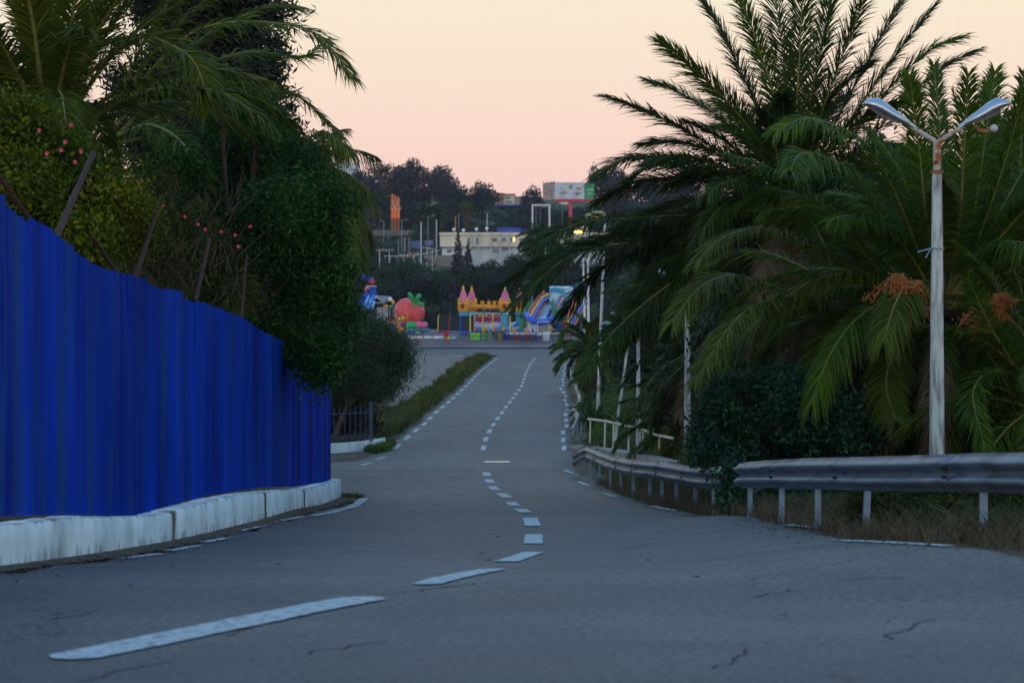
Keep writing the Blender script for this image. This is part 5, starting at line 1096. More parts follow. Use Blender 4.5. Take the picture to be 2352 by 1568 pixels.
# retaining wall and terrace wall
tag(pb(978,586,1075,613,588,2,'retaining_wall','beige_wall'), 'plain beige retaining wall below the left end of the cream building', 'wall')
tw_ = empty('terrace_wall', (P(895,0,742).x,742,P(0,541,742).z), 'long beige terrace wall under the copper sculpture', 'wall')
pb(843,531,951,540.5,742,1.5,'wall_face','beige_wall',tw_); pb(842,529.4,952,530.9,742,1.9,'coping','concrete',tw_,-.2)
for i, (x0, x1) in enumerate(((926.5,932),(937.5,941.5))):
    tag(pb(x0,545,x1,588,600,.6,'concrete_pillar',M['beige_wall']), ('wider' if i == 0 else 'narrower')+' of the two beige pillars standing below the terrace wall', 'pillar')
tag(pb(943,553,968,570,602,4,'shed', pm('dusk_blue_shed',(.10,.16,.34),(.08,.12,.26),.4,.7)), 'blue-grey shed behind the two beige pillars', 'shed')
tag(pb(975,552,994,563,604,4,'shed', pm('pale_blue_shed',(.16,.22,.42),(.12,.17,.33),.4,.7)), 'paler blue shed left of the cream building', 'shed')
# orange-roofed house
D3 = 830; hs = empty('hill_house', (P(1165,0,D3).x, D3, P(0,474,D3).z), 'pink and ochre house with terracotta roof on the skyline left of the billboard', 'house')
pb(1136,446,1156,470,D3,8,'wall','ochre',hs); pb(1156.4,447,1182,470,D3,9,'wall','cream_wall',hs,1); pb(1182.3,455,1193,470,D3,8,'wall','ochre',hs,.5)
pb(1134,443.5,1158,445.8,D3,10,'roof','terra',hs,-.8); pb(1156,445,1184,446.8,D3,10,'roof','terra',hs,.3); 
a = P(1131,457,D3); b_ = P(1157,457,D3); MB().prism([(a.x,a.z),(b_.x,b_.z),(b_.x-.4,b_.z+1.0),(a.x+1.2,a.z+.9)], D3-3, D3-.05).build('awning', M['terra'], hs)
for (x0,y0,x1,y1) in ((1160,451,1172,456),(1140,462,1148,466),(1162,461,1176,466),(1185,459,1190,463)): window(x0,y0,x1,y1,D3,hs,dy=-.3 if x0 < 1156 or x0 > 1182 else .7)
pb(1158,466.8,1182,468.2,D3,.5,'balcony','white_paint',hs,-.2)
tag(pb(1137,470.3,1200,473.4,D3-6,3,'blue_roof','blue_sheet'), 'strip of blue sheet roofing just under the ochre skyline house', 'roof')
tag(pb(1286,462,1311,469.5,822,6,'small_house','cream_wall'), 'little cream house peeping under the billboard', 'house')
# white tower block at the left gap
D4 = 900; tb = empty('tower_block', (P(760,0,D4).x, D4, P(0,450,D4).z), 'white tower block with roof tank and aerials left of the skyline trees', 'building')
pb(690,376,817,450,D4,18,'wall','white_wall',tb); pb(688,374.3,819,376,D4,19,'parapet','white_paint',tb,-.5)
pb(772,362,786,374,D4,4,'roof_room','white_wall',tb,4); pb(774,358,782,362,D4,2.5,'water_tank','fin_grey',tb,5)
for (x, y) in ((789,361),(795,366),(768,364),(805,369)): p = P(x,y,D4); MB().tube([(p.x,D4+3,P(0,374.5,D4).z),(p.x,D4+3,p.z)], .09, 4).build('aerial', M['galv_post'], tb)
for x in (796,806): window(x,386,x+3.4,391,D4,tb); window(x,402,x+3.4,407,D4,tb)
for y in (396,410): window(700,y,708,y+5,D4,tb); window(730,y,738,y+5,D4,tb)
# ------------------------------------------------------------------ copper sculpture
M['copper'] = pm('glowing_copper', (.85,.32,.12), (.70,.24,.09), .6, .45, .3)
M['steel_ring'] = pm('steel_ring', (.45,.42,.38), (.3,.28,.26), 1, .5, .5)
D5 = 745; sc5 = empty('rod_sculpture', (P(908,0,D5).x, D5, P(0,531,D5).z), 'tall sculpture of glowing copper rods in three bundles with dark rings', 'sculpture')
for bi, (xa, xb, yt, yb) in enumerate(((898.6,903.8,444.6,531),(905.6,910.6,448.6,531),(912.8,917.4,452.6,531))):
    for k in range(3):
        x = xa+.6+(xb-xa-1.2)*k/2; dy = (1.5,0,1.2)[k]
        for (y0, y1, mt) in ((yt+dy, yb, 'copper'),):
            p, q = P(x,y0,D5+.3*(k==1)), P(x,y1,D5+.3*(k==1)); MB().tube([q,p], .06, 6).build('rod', M[mt], sc5)
for (x, y) in ((901,475),(908,467.2),(915.4,478)):
    p = P(x,y,D5-.4); vs = []; m_ = MB(); m_.lathe((0,0,0), [(.34,-.16),(.5,-.16),(.5,.16),(.34,.16),(.34,-.16)], 20, M=Matrix.Rotation(R(90),4,'X')); m_.v = [(v[0]+p.x, v[1]+p.y, v[2]+p.z) for v in m_.v]; m_.build('ring', M['steel_ring'], sc5)
    m_ = MB(); m_.lathe((0,0,0), [(.001,.0),(.33,.0)], 16, M=Matrix.Rotation(R(90),4,'X')); m_.v = [(v[0]+p.x, v[1]+p.y+.05, v[2]+p.z) for v in m_.v]; m_.build('disc', M['dark'], sc5)
pl = bpy.data.lights.new('sculpture_floodlight', 'SPOT'); pl.energy = 5200; pl.color = (1,.45,.15); pl.spot_size = R(42); pl.shadow_soft_size = .4; po = bpy.data.objects.new('sculpture_floodlight', pl); link(po)
po.location = (P(908,0,D5).x, D5-9, P(0,533,D5).z+1.6); po.rotation_euler = Vector((0,9,6)).to_track_quat('-Z','Y').to_euler()
# ------------------------------------------------------------------ billboard
D6 = 700; bb = empty('billboard', (P(1310,0,D6).x, D6, gz(P(1310,0,D6).x, D6)), 'big billboard with green panel and red band on a thick pink-red pole', 'billboard')
M['bb_white'] = pm('billboard_white', (.62,.66,.74), (.58,.62,.70), .5, .5); M['bb_green'] = pm('billboard_green', (.015,.33,.13), (.012,.28,.11), .5, .5)
M['bb_red'] = pm('billboard_red', (.58,.03,.07), (.5,.025,.06), .5, .5); M['bb_pole'] = pm('billboard_pole', (.85,.07,.17), (.75,.05,.14), .5, .45)
pb(1274.2,419,1341.8,457.4,D6,.5,'white_panel','bb_white',bb); pb(1342,420.5,1364.8,458,D6,.5,'green_panel','bb_green',bb); 
pb(1274.2,457.7,1364.8,464,D6,1.1,'red_band','bb_red',bb,-.3)
p, q = P(1310.4,464,D6), P(1310.4,509,D6); q.z = gz(q.x, D6)-.2; MB().tube([(q.x,D6+1,q.z),(q.x,D6+1,p.z+.3)], .44, 16).build('pole', M['bb_pole'], bb)
# slanting back side: bare frame over a sheet mottled pinkish and grey
bk = MB(); a = P(1273.6,418,D6+.1); b_ = P(1247.5,419,D6+7); zt2, zb2 = a.z, P(0,458,D6).z
bk.add([(a.x,a.y,zb2),(b_.x,b_.y,zb2+.1),(b_.x,b_.y,zt2-.1),(a.x,a.y,zt2),(a.x,a.y+.2,zb2),(b_.x,b_.y+.2,zb2+.1),(b_.x,b_.y+.2,zt2-.1),(a.x,a.y+.2,zt2)], [(0,1,2,3),(7,6,5,4),(0,3,7,4),(1,5,6,2),(3,2,6,7),(0,4,5,1)])
bk.build('side_panel', pm('bare_side_sheet', (.62,.38,.30), (.24,.24,.28), .7, .5, detail=6, stretch=(1,1,2.4), lo=.42, hi=.55), bb)
for t in (0,.33,.66,1):
    MB().tube([Vector(a).lerp(Vector(b_), t)+Vector((0,-.1,zt2-a.z+.4)), Vector(a).lerp(Vector(b_), t)+Vector((0,-.1,zb2-a.z-.6))], .07, 4).build('strut', M['galv_post'], bb)
for z_ in (zt2, (zt2+zb2)/2, zb2): MB().tube([(a.x,a.y-.12,z_),(b_.x,b_.y-.12,z_)], .09, 4).build('strut', M['galv_post'], bb)
def text(s, x, y, h, D, mat, parent, ext=.01, bold=0, shear=0, dy=-.08, align='LEFT'):
    cu_ = bpy.data.curves.new('lettering', 'FONT'); cu_.body = s; cu_.size = h*D/F*1.38; cu_.extrude = ext; cu_.offset = bold; cu_.shear = shear; cu_.align_x = align; cu_.materials.append(M[mat])
    t0 = bpy.data.objects.new('lettering', cu_); col.objects.link(t0); bpy.context.view_layer.update()
    me = bpy.data.meshes.new_from_object(t0.evaluated_get(bpy.context.evaluated_depsgraph_get())); bpy.data.objects.remove(t0)
    o = bpy.data.objects.new('lettering', me); p = P(x, y, D); o.location = Vector((p.x, D+dy, p.z))-Vector(parent.location); o.rotation_euler = (R(90),0,0); return link(o, parent)
M['ink_green'] = pm('ink_green', (.04,.20,.10), None, 1, .6); M['ink_red'] = pm('ink_red', (.60,.06,.05), None, 1, .6); M['ink_gray'] = pm('ink_gray', (.25,.30,.30), None, 1, .6); M['ink_yellow'] = pm('ink_yellow', (.65,.60,.12), None, 1, .6); M['ink_mint'] = pm('ink_mint', (.35,.55,.40), None, 1, .6)
text('15', 1284, 448, 8.6, D6, 'ink_green', bb, bold=.02); text('Go', 1294.6, 444, 4.6, D6, 'ink_green', bb, bold=.012)
text('18', 1316.5, 449.5, 8.6, D6, 'ink_green', bb, bold=.02); text('Go', 1327, 445.5, 4.6, D6, 'ink_green', bb, bold=.012)
text('500', 1287, 435.4, 4, D6, 'ink_mint', bb, bold=.01); text('1000', 1321, 435.6, 4.6, D6, 'ink_red', bb, bold=.02)
text('mobilis', 1345.6, 437.6, 4.2, D6, 'white_paint', bb, shear=.25, bold=.008)
for (x0,x1,y,mt) in ((1295,1322,420.9,'ink_gray'),(1292,1324,423,'ink_gray'),(1283,1298,453,'ink_red'),(1284,1301,455.2,'ink_red'),(1314,1330,454.5,'ink_red'),(1317,1331,456.4,'ink_gray'),(1349,1359,443,'white_paint'),(1348,1360,445.4,'white_paint')): pb(x0,y-.3,x1,y+.3,D6,.02,'text_line',mt,bb,-.03)
for (x0,x1,mt) in ((1304,1308.5,'ink_yellow'),(1309,1314,'ink_green')): pb(x0,426,x1,433.5,D6,.02,'logo_patch',mt,bb,-.03)
# ------------------------------------------------------------------ white portal frame
D7 = 728; gf = empty('portal_frame', (P(1242,0,D7).x, D7, P(0,516,D7).z), 'white square portal frame standing left of the billboard pole', 'frame')
pb(1221,469,1225,546,D7,.5,'post','white_paint',gf); pb(1260,469,1264.2,546,D7,.5,'post','white_paint',gf); pb(1225.05,469,1259.95,473,D7,.48,'crossbar','white_paint',gf)
def pole(x, yt, yb, D, label, head=0, r=.07, mat='galv_post', flat=False, cat='street lamp', name='hill_lamp', g='thin poles and lamps on the hillside'):
    if yb < 572: D = min(D, 655)
    a, b_ = P(x,yb,D), P(x,yt,D); a.z = min(a.z, gz(a.x, D)); root = empty(name, a, label, cat, g); r = r*D/600
    MB().tube([a, b_], r, 5).build('pole', M[mat], root)
    if head: 
        e_ = b_+Vector((head*.8,0,.15)); MB().tube([b_, e_], .05, 4).build('arm', M[mat], root); MB().box(e_+Vector((head*.35,0,0)),(.9,.35,.16), M=Matrix.Rotation(-head*R(12),4,'Y')).build('lamp_head', M['rusty_paint'], root)
    if flat:
        for k in (-1,0,1): MB().box(b_+Vector((k*.55,-.2,.22)),(.32,.3,.30)).build('floodlight', M['rusty_paint'], root)
        MB().box(b_+Vector((0,0,.06)),(1.6,.08,.07)).build('crossarm', M[mat], root)
    return root
pole(967,509.5,563,560,'tallest white mast left of the cream building',0,.12,'white_mast',cat='mast',name='hill_mast')
pole(983,497,548,640,'street lamp between the two white masts',1,.09); pole(1002.5,504,557,620,'thin white mast nearest to the cream building',0,.1,'white_mast',cat='mast',name='hill_mast')
pole(922.6,506,531,735,'street lamp right of the copper sculpture',1,.09); pole(881.5,509,531,738,'short lamp with banner left of the copper sculpture',-.4,.09)
pole(1046,497,530,640,'thin orange pole above the drooping conifer',0,.09,'copper',cat='pole',name='hill_mast'); pole(1053.5,490,522,660,'street lamp left of the skirted fan palm',1,.09)  # the hill_mast is coloured orange all over
pole(1118.6,489,534,640,'bare flagpole rising from behind the cream roof',0,.08,'white_mast',cat='flagpole',name='hill_mast')
pole(871.6,577,614,430,'floodlight pole with flat head at the far left of the slope',0,.10,'white_mast',flat=True); pole(915,551,600,470,'plain concrete pole left of the two pillars',0,.10,'galv_post',cat='pole',name='hill_mast')
pole(894,577,603,480,'floodlight pole second from the left on the slope',0,.08,'white_mast',flat=True); pole(928,588,612,450,'floodlight pole below the beige pillars',0,.08,'white_mast',flat=True)
pole(952,585,606,470,'floodlight pole in the middle of the slope row',0,.07,'white_mast',flat=True); pole(980,571,602,500,'floodlight pole next to the beige retaining wall',0,.08,'white_mast',flat=True); pole(993,574,618,480,'floodlight pole rightmost of the slope row',0,.07,'white_mast',flat=True)
for (x, yt, yb) in ((1231,474,512),(1241,478,512),(1291,472,512)): pole(x, yt, yb, 660, {1231:'thin pole seen through the left half of the white portal',1241:'thin forked pole seen through the middle of the white portal',1291:'tall thin lamp between the portal and the billboard pole'}[x], .8 if x != 1231 else 0, .06)
# slope railing
sr = empty('slope_railing', (P(905,0,500).x,500,P(0,606,500).z), 'thin white railing crossing the slope under the floodlights', 'railing')
MB().tube([P(882,588,500),P(948,588,500),P(1012,574,520)], .06, 4).build('rail', M['white_mast'], sr)
for x in range(884, 1012, 13): MB().tube([P(x,588 if x < 948 else 588-(x-948)*.22,500), P(x,596,500)], .04, 4).build('post', M['white_mast'], sr)
# parked cars far off on the hill road
M['car_white'] = pm('car_white', (.30,.35,.44), None, 1, .3); M['car_blue'] = pm('car_blue', (.06,.12,.45), None, 1, .3); M['car_red'] = pm('car_red', (.35,.10,.06), None, 1, .3)
def car(x, y, D, mat, label, rz=0):
    D = hit(x, y, 600, 1000)[1]; p = P(x,y,D); r = empty('parked_car', (p.x,D,p.z), label, 'car', 'cars on the hill road', rz=rz)
    m_ = MB(); m_.prism([(-2.1,.35),(2.1,.35),(2.1,.8),(1.3,.95),(.8,1.42),(-1.1,1.45),(-1.8,.95),(-2.1,.9)], -.85, .85); o = m_.build('body', M[mat], r, loc=(0,0,0))
    m_ = MB(); m_.prism([(-1.45,.98),(1.05,.98),(.72,1.36),(-1.0,1.38)], -.87, .87); m_.build('window', M['glass'], r, loc=(0,0,0))
    for sx in (-1.3,1.3):
        for sy in (-.8,.8): MB().tube([(sx,sy-.1,.33),(sx,sy+.1,.33)], .33, 12).build('wheel', M['dark'], r, loc=(0,0,0))
for i, (x, y, m2, lb) in enumerate(((1128,521,'car_blue','blue car parked left of the container'),(1150,520.5,'car_red','dark red car above the blue container'),(1162,520,'car_blue','blue car above the middle of the container'),(1176,519,'car_white','pale car above the right end of the container'),(1218,510,'car_white','pale car left of the portal frame foot'),(1234,510,'car_white','pale car inside the portal frame opening'),(1250,511,'car_white','second pale car inside the portal frame opening'),(1272,511,'car_white','pale car between portal frame and pink pole'),(1286,510.5,'car_white','pale car touching the left of the pink pole'))):
    car(x, y, 655, m2, lb, rz=.2*i)
# hill lamps already lit, and golden spot in the fronds
# ------------------------------------------------------------------ playground
K = 275/F
def infl(name, c): return pm(name, c, tuple(q*.75 for q in c), 1.2, .38, spec=.4)
for n_, c_ in (('i_orange',(.92,.40,.02)),('i_pink',(.85,.17,.33)),('i_cyan',(.05,.38,.60)),('i_blue',(.02,.13,.75)),('i_red',(.62,.035,.03)),('i_coral',(.93,.13,.13)),('i_green',(.02,.42,.12)),('i_dgreen',(.015,.24,.12)),('i_yellow',(.85,.60,.04)),('i_lime',(.24,.75,.05)),('i_purple',(.12,.06,.36)),('i_sky',(.28,.60,.88)),('i_navy',(.02,.04,.22)),('i_magenta',(.6,.06,.20)),('i_white',(.78,.84,.90)),('i_teal',(.02,.28,.34)),('i_darkred',(.30,.02,.03))): M[n_] = infl(n_, c_)
M['net'] = pm('dark_net_post', (.018,.030,.040), (.012,.022,.030), 3, .8)
m_, nt_, b_ = newmat('open_netting'); tp = nt_.nodes.new('ShaderNodeBsdfTransparent'); mm_ = nt_.nodes.new('ShaderNodeMixShader'); mm_.inputs[0].default_value = .82
b_.inputs['Base Color'].default_value = (.02,.035,.05,1); b_.inputs['Roughness'].default_value = .8
nt_.links.new(tp.outputs[0], mm_.inputs[1]); nt_.links.new(b_.outputs[0], mm_.inputs[2]); nt_.links.new(mm_.outputs[0], nt_.nodes['Material Output'].inputs[0]); M['netting'] = m_
def gpt(x, y, D=275): return P(x, y, D)
def tubep(pts, r, mat, name, parent, D=275, n=10, cap=True):
    q = [P(a[0], a[1], D+(a[2] if len(a) > 2 else 0)) for a in pts]; return MB().tube(q, r if hasattr(r,'__len__') else r*K, n, cap).build(name, M[mat], parent)
# --- bouncy castle
cs = empty('inflatable_castle', gpt(1120,764,280), 'yellow and blue bouncy castle with four pink pointed towers', 'bouncy castle')
def tower(xc, yt, D, wd=22, s=1.0):
    p = lambda x, y: P(x, y, D); r = wd/2*D/F
    a = p(xc,760); b_ = p(xc,714); m_ = MB(); m_.lathe((a.x,D,0), [(r*.86,a.z-.3),(r*.90,a.z+.6),(r*.82,(a.z+b_.z)/2),(r*.88,b_.z-.2),(r*.84,b_.z)], 20, ribs=10, amp=.03); t_ = m_.build('tower', M['i_cyan'], cs)
    m_ = MB(); m_.lathe((a.x,D,0), [(r*1.02,b_.z-.02),(r*1.12,b_.z+.18),(r*1.10,p(0,700).z),(r*1.16,p(0,693).z),(r*1.0,p(0,692).z),(.05,p(0,692.5).z)], 20); bt_ = m_.build('battlement', M['i_orange'], cs)
    m_ = MB(); m_.lathe((a.x,D,0), [(r*.95,p(0,692).z+.02),(r*.86,p(0,686).z),(r*.52,p(0,672).z),(r*.22,p(0,yt+9).z)], 18); m_.build('spire', M['i_pink'], cs)
    m_ = MB(); m_.lathe((a.x,D,0), [(r*.235,p(0,yt+9.5).z),(r*.20,p(0,yt+4).z),(.03,p(0,yt).z)], 14); m_.build('spire_tip', M['i_yellow'], cs)
    m_ = MB(); m_.ball((a.x-.1*r, D-r*1.08, p(0,703).z), .20, 10, 8, sy=.3, sz=1.5); m_.build('arch_window', M['i_darkred'], cs)
    for s_ in (-1,1): MB().ball((a.x+s_*r*.8, D-r*.45, p(0,689).z), .17, 8, 6).build('knob', M['i_yellow'], cs)
for (x, y, D, w_) in ((1064,655,277,23),(1083.5,656.5,281,22),(1160,657.5,277,24),(1193.5,660,281,20)): tower(x, y, D, w_)
for y0 in (706,): tubep([(1072,705,1),(1110,704,1),(1150,706,1)], 5.2, 'i_orange', 'top_wall', cs, 277)
for x in (1092,1108,1123,1136,1148): p = P(x,700,278); m_ = MB(); m_.tube([(p.x,278,P(0,706,278).z),(p.x,278,P(0,691,278).z)], 4.6*K, 12); m_.build('merlon', M['i_orange'], cs)
for x, mt in ((1096,'i_red'),(1112,'i_green'),(1125,'i_red'),(1138,'i_navy')): p = P(x,711,277.2); MB().ball(p, 4.0*K, 10, 6, sz=.7).build('swag', M[mt], cs)
for x in (1088,1102,1117,1132,1147): p = P(x,726,283); MB().ball(p, 4.4*K, 10, 6).build('rear_merlon', M['i_orange'], cs)
bw = MB(); a = P(1085,758,284); b_ = P(1155,728,284)
for i in range(6): z = a.z+(b_.z-a.z)*(i+.5)/6; bw.tube([(a.x,284,z),(b_.x,284,z)], .26, 10)
bw.build('rear_wall', M['i_magenta'], cs)
for i in range(9):
    x0 = 1075+i*11; mt = ('i_sky','i_pink','i_cyan','i_orange')[i%4]; q0 = P(x0+4,756,276); MB().tube([q0, (q0.x+.7,282,q0.z+.55)], .24, 8).build('floor_tube', M[mt], cs)
# --- trampoline nets
tn = empty('trampoline_cage', gpt(1058,764,271), 'trampoline cage of dark netting with red, yellow and blue padded posts', 'trampoline')
for i, (x0, x1) in enumerate(((1007,1031.5),(1032.5,1057),(1058,1088))): pb(x0,725,x1,760,272,.03,'net','netting',tn,.2)
for (x, mt) in ((1006,'i_yellow'),(1032,'i_red'),(1057.5,'i_blue'),(1089,'i_orange')): tubep([(x,761),(x+.3,735),(x+2,722)], 1.1, mt, 'padded_post', tn, 272, 8)
tubep([(1005,761.5),(1032,761.8)], 1.4, 'i_red', 'edge_pad', tn, 271.6); tubep([(1057,761.5),(1089,761.3)], 1.4, 'i_blue', 'edge_pad', tn, 271.6)
tubep([(1003,763.6),(1096,763.6)], .6, 'i_purple', 'frame_tube', tn, 271.6); 
# --- yellow post frame with white top over the castle's mouth
yf = empty('net_frame', gpt(1135,764,270), 'open frame of yellow posts and white top bars before the castle', 'frame')
for x in (1080,1109,1132,1171.5): tubep([(x,761),(x,721)], 1.5, 'i_yellow', 'post', yf, 270, 8)
tubep([(1078,717.5),(1125,719),(1172,721)], .7, 'i_white', 'top_bar', yf, 270); tubep([(1079,720.5),(1125,721.5),(1172,719)], .5, 'i_white', 'top_bar', yf, 272)
# --- low barrier row: green sheets then mesh barriers
def barrier(x0, x1, y0, y1, D, mt, label, fill=None, fm=None, bars=7):
    r_ = empty('barrier', P((x0+x1)/2,y1,D), label, 'barrier', 'crowd barriers before the playground')
    a, b_ = P(x0,y1-2.2,D), P(x1,y0,D); m_ = MB(); r = .035
    m_.tube([(a.x,D,a.z),(a.x,D,b_.z),(b_.x,D,b_.z),(b_.x,D,a.z),(a.x,D,a.z)], r, 6); m_.tube([(a.x,D,(a.z+b_.z)/2),(b_.x,D,(a.z+b_.z)/2)], r*.8, 5); m_.build('frame', M[mt], r_)
    for i in range(1, bars): 
        x = a.x+(b_.x-a.x)*i/bars; MB().tube([(x,D,a.z),(x,D,b_.z)], .016, 4).build('bar', M[mt], r_)
    for s_ in (.12,.88): 
        x = a.x+(b_.x-a.x)*s_; MB().box((x,D,a.z-.05),(.05,.5,.07)).build('foot', M[mt], r_)
    if fill: pb(x0+.5,fill[0],x1-.5,fill[1],D,.02,'sheet',fm,r_,.06)
gr = [(1079,1103,'second'),(1103.5,1117,'third'),(1117.5,1130.5,'fourth'),(1134,1142,'fifth'),(1142.5,1153,'sixth'),(1153.5,1160,'last')]
for i, (x0, x1, w_) in enumerate(gr):
    barrier(x0, x1, 762.5, 783.5, 266.5, ('i_navy','i_navy','i_navy','i_navy','i_darkred','i_navy')[i], f'{"first" if i == 0 else w_ if i < 5 else "last"} barrier from the left of those covered by lime green sheets', (763.8,781.5), 'i_lime' if i != 5 else 'i_green', bars=3 if i == 0 else 7)
M['i_haze'] = pm('grey_blue_tarp', (.13,.16,.26), (.10,.12,.2), 1, .7); M['i_brownred'] = pm('brown_red_tarp', (.22,.09,.09), None, 1, .7)
bs = [(1161,1168,'i_navy'),(1168.5,1181,'i_navy'),(1181.5,1193,'i_darkred'),(1193.5,1207,'i_navy'),(1207.5,1217,'i_darkred'),(1217.5,1230,'i_navy'),(1232,1246,'i_navy')]
nm_ = ('narrow first','second','third, red','fourth','fifth, red','sixth','last')
for i, (x0, x1, mt) in enumerate(bs): barrier(x0, x1, 762.5, 782.5, 266.8, mt, f'{nm_[i]} mesh barrier right of the green-covered ones', (770.5,781), 'i_haze' if mt == 'i_navy' else 'i_brownred')
# white padded bench edge behind them
tag(tubep([(1160,766),(1235,766.5)], 3.0, 'i_white', 'padded_edge', None, 269), 'long white padded edge at the foot of the striped slide mat', 'padding')
tag(tubep([(1262,765),(1318,765.5)], 3.2, 'i_white', 'padded_edge', None, 269), 'white padded edge right of the ticket booth', 'padding')
for i, (x0, x1) in enumerate(((1268,1281),(1282,1296),(1300,1314))): barrier(x0, x1, 770, 783, 267, 'i_navy' if i < 2 else 'i_darkred', ('low blue barrier just right of the ticket booth','low blue barrier under the small palm frond','low red barrier at the right end of the playground')[i], bars=4)
# striped mat
mt_ = empty('striped_mat', gpt(1200,765,272), 'inflated mat of blue, green and orange stripes before the big slide', 'play mat')
for i in range(9):
    q0 = P(1162+i*9,762,270); MB().tube([q0, (q0.x+1.3,275,q0.z+.35)], .27, 8).build('stripe_tube', M[('i_blue','i_dgreen','i_orange')[i%3]], mt_)
# ticket booth
bo = empty('ticket_booth', gpt(1248,783,266), 'white-framed booth with dull glass beside the mesh barriers', 'booth')
pb(1233,764,1262,783,267.5,1.5,'base_panel','i_white',bo); pb(1236,740,1260,762,268,.04,'pane', pm('dull_glass',(.20,.24,.22),None,1,.2), bo)
for (x0,y0,x1,y1) in ((1234,738,1262,739.6),(1234,738,1235.4,764),(1260.6,738,1262,764),(1234,762.4,1262,764)): pb(x0,y0,x1,y1,267.6,.12,'frame_bar','i_white',bo)
for x in range(1236, 1262, 4): pb(x,765,x+.5,783,267.3,.05,'grille_bar','i_navy',bo,-.1)
# --- big double slide
sl = empty('inflatable_slide', gpt(1265,762,282), 'huge inflatable double slide with palm-painted back wall and blue arch', 'inflatable slide')
bkm = pm('painted_sea_wall', (.55,.75,.85), (.03,.30,.50), .9, .5, stretch=(1,1,2.2), lo=.42, hi=.58, detail=5)
m_ = MB()
for i in range(8): z = P(0,664+i*6.2,288).z; m_.tube([(P(1262,0,288).x,288,z),(P(1316,0,288).x,288,z)], .30, 10)
m_.build('back_wall', bkm, sl)
def slope(x0, x1, yt, yb, dxb, mt, name, r=0, Dt=286, Db=275):
    a, b_ = P(x0,yt,Dt), P(x1,yt,Dt); c2, d = P(x0+dxb,yb,Db), P(x1+dxb,yb,Db)
    return MB().add([a,b_,d,c2,Vector((a.x,a.y+.3,a.z-.5)),Vector((b_.x,b_.y+.3,b_.z-.5)),Vector((d.x,d.y+.3,d.z-.5)),Vector((c2.x,c2.y+.3,c2.z-.5))], [(0,3,2,1),(4,5,6,7),(0,1,5,4),(3,7,6,2),(0,4,7,3),(1,2,6,5)]).build(name, M[mt], sl)
slope(1247,1266,700,744,-17,'i_sky','slide_bed'); slope(1282,1302,700,744,-5,'i_blue','climbing_bed')
for i in range(5): y = 704+i*7; pb(1283-i,y,1300-i,y+1.6,281-i,.3,'step','i_yellow',sl)
def bank(pts, mt, D0=284, r=3.3): return MB().tube([P(x,y,D) for (x,y,D) in pts], r*K, 10).build('side_tube', M[mt], sl)
bank([(1250,670,287),(1236,684,284),(1216,712,279),(1205,736,275)],'i_red'); bank([(1258,676,286),(1244,684,284),(1224,714,279),(1212,742,275)],'i_orange',r=3.6)
bank([(1259,684,285),(1246,692,283),(1231,716,279),(1220,744,275)],'i_blue'); bank([(1260,697,285),(1250,700,283),(1237,720,279),(1227,744,275)],'i_darkred')
bank([(1287,682,286),(1279,700,282),(1266,728,278),(1254,752,275)],'i_purple',r=3.8); bank([(1293,683,286),(1286,700,282),(1273,728,278),(1261,754,275)],'i_orange')
bank([(1294,690,284),(1290,704,281),(1280,724,278)],'i_blue'); bank([(1296,702,283),(1290,716,280),(1284,726,278)],'i_darkred')
bank([(1331,668,286),(1320,690,283),(1306,716,279),(1293,744,275)],'i_red',r=4.2); bank([(1338,676,286),(1328,692,283),(1314,718,279),(1300,750,275)],'i_orange',r=3.8); bank([(1345,690,284),(1330,712,280),(1310,748,275)],'i_blue')
bank([(1346,704,284),(1332,722,280),(1318,748,275)],'i_red')
# blue arch with green horns, tusks
tubep([(1210,722,-1),(1214,730,-3),(1224,737,-4),(1238,741,-4),(1252,739,-4),(1266,734,-3),(1275,731,-2)], 7.0, 'i_blue', 'arch', sl, 272, 12)
tubep([(1271,731,-2),(1284,731,-2),(1298,731,-2),(1308,730,-2)], [.25,.27,.22,.04], 'i_dgreen', 'horn', sl, 272); tubep([(1276,732,-1),(1275,712,-1),(1270,697,-1),(1269,686,-1)], [.30,.26,.16,.04], 'i_dgreen', 'horn', sl, 272)
tubep([(1199,760),(1201,735),(1205,716),(1216,700),(1222,690)], [.36,.34,.30,.22,.06], 'i_dgreen', 'horn', sl, 272); tubep([(1206,722,-1),(1196,724,-1),(1182,722,-1)], [.3,.2,.05], 'i_dgreen', 'horn', sl, 272)
for x in (1217,1228,1239): tubep([(x,742,-2),(x+.5,752,-2),(x+2,762,-2)], [.22,.2,.13], 'i_white', 'tusk', sl, 272)
tubep([(1248,741),(1251,752),(1249,763)], 2.2, 'i_blue', 'arch_leg', sl, 271)
pb(1252,746,1264,764,274,.5,'entry_panel','i_sky',sl)
# parasol shaped tops of the slide
def parasol(xc, yc, wpx, D, mt1, mt2, mt3, label):
    r_ = empty('parasol', P(xc,760,D), label, 'parasol', 'parasols over the slides'); c = P(xc, yc, D); r = wpx/2*D/F
    for k in range(8):
        a0, a1 = 2*math.pi*k/8+.2, 2*math.pi*(k+1)/8+.2; m_ = MB(); vs = [c+Vector((0,0,r*.42))]
        for s_ in (.5, 1.0):
            for t in (0,.5,1): a = a0+(a1-a0)*t; vs.append(c+Vector((r*s_*math.cos(a), r*s_*math.sin(a), r*.42*(1-s_**2))))
        m_.add(vs, [(0,1,2),(0,2,3),(1,4,5,2),(2,5,6,3)], True); m_.build('panel', M[mt1 if k%3 else mt2], r_)
    m_ = MB(); m_.lathe(c, [(r,0),(r*1.02,-.28),(r*.98,-.28)], 24); m_.build('valance', M[mt3], r_)
    MB().tube([P(xc,760,D), c+Vector((0,0,.3))], .06, 6).build('pole', M['galv_post'], r_)
parasol(1335,657,44,292,'i_dgreen','i_orange','i_blue','green and orange parasol with blue rim behind the right end of the slide')
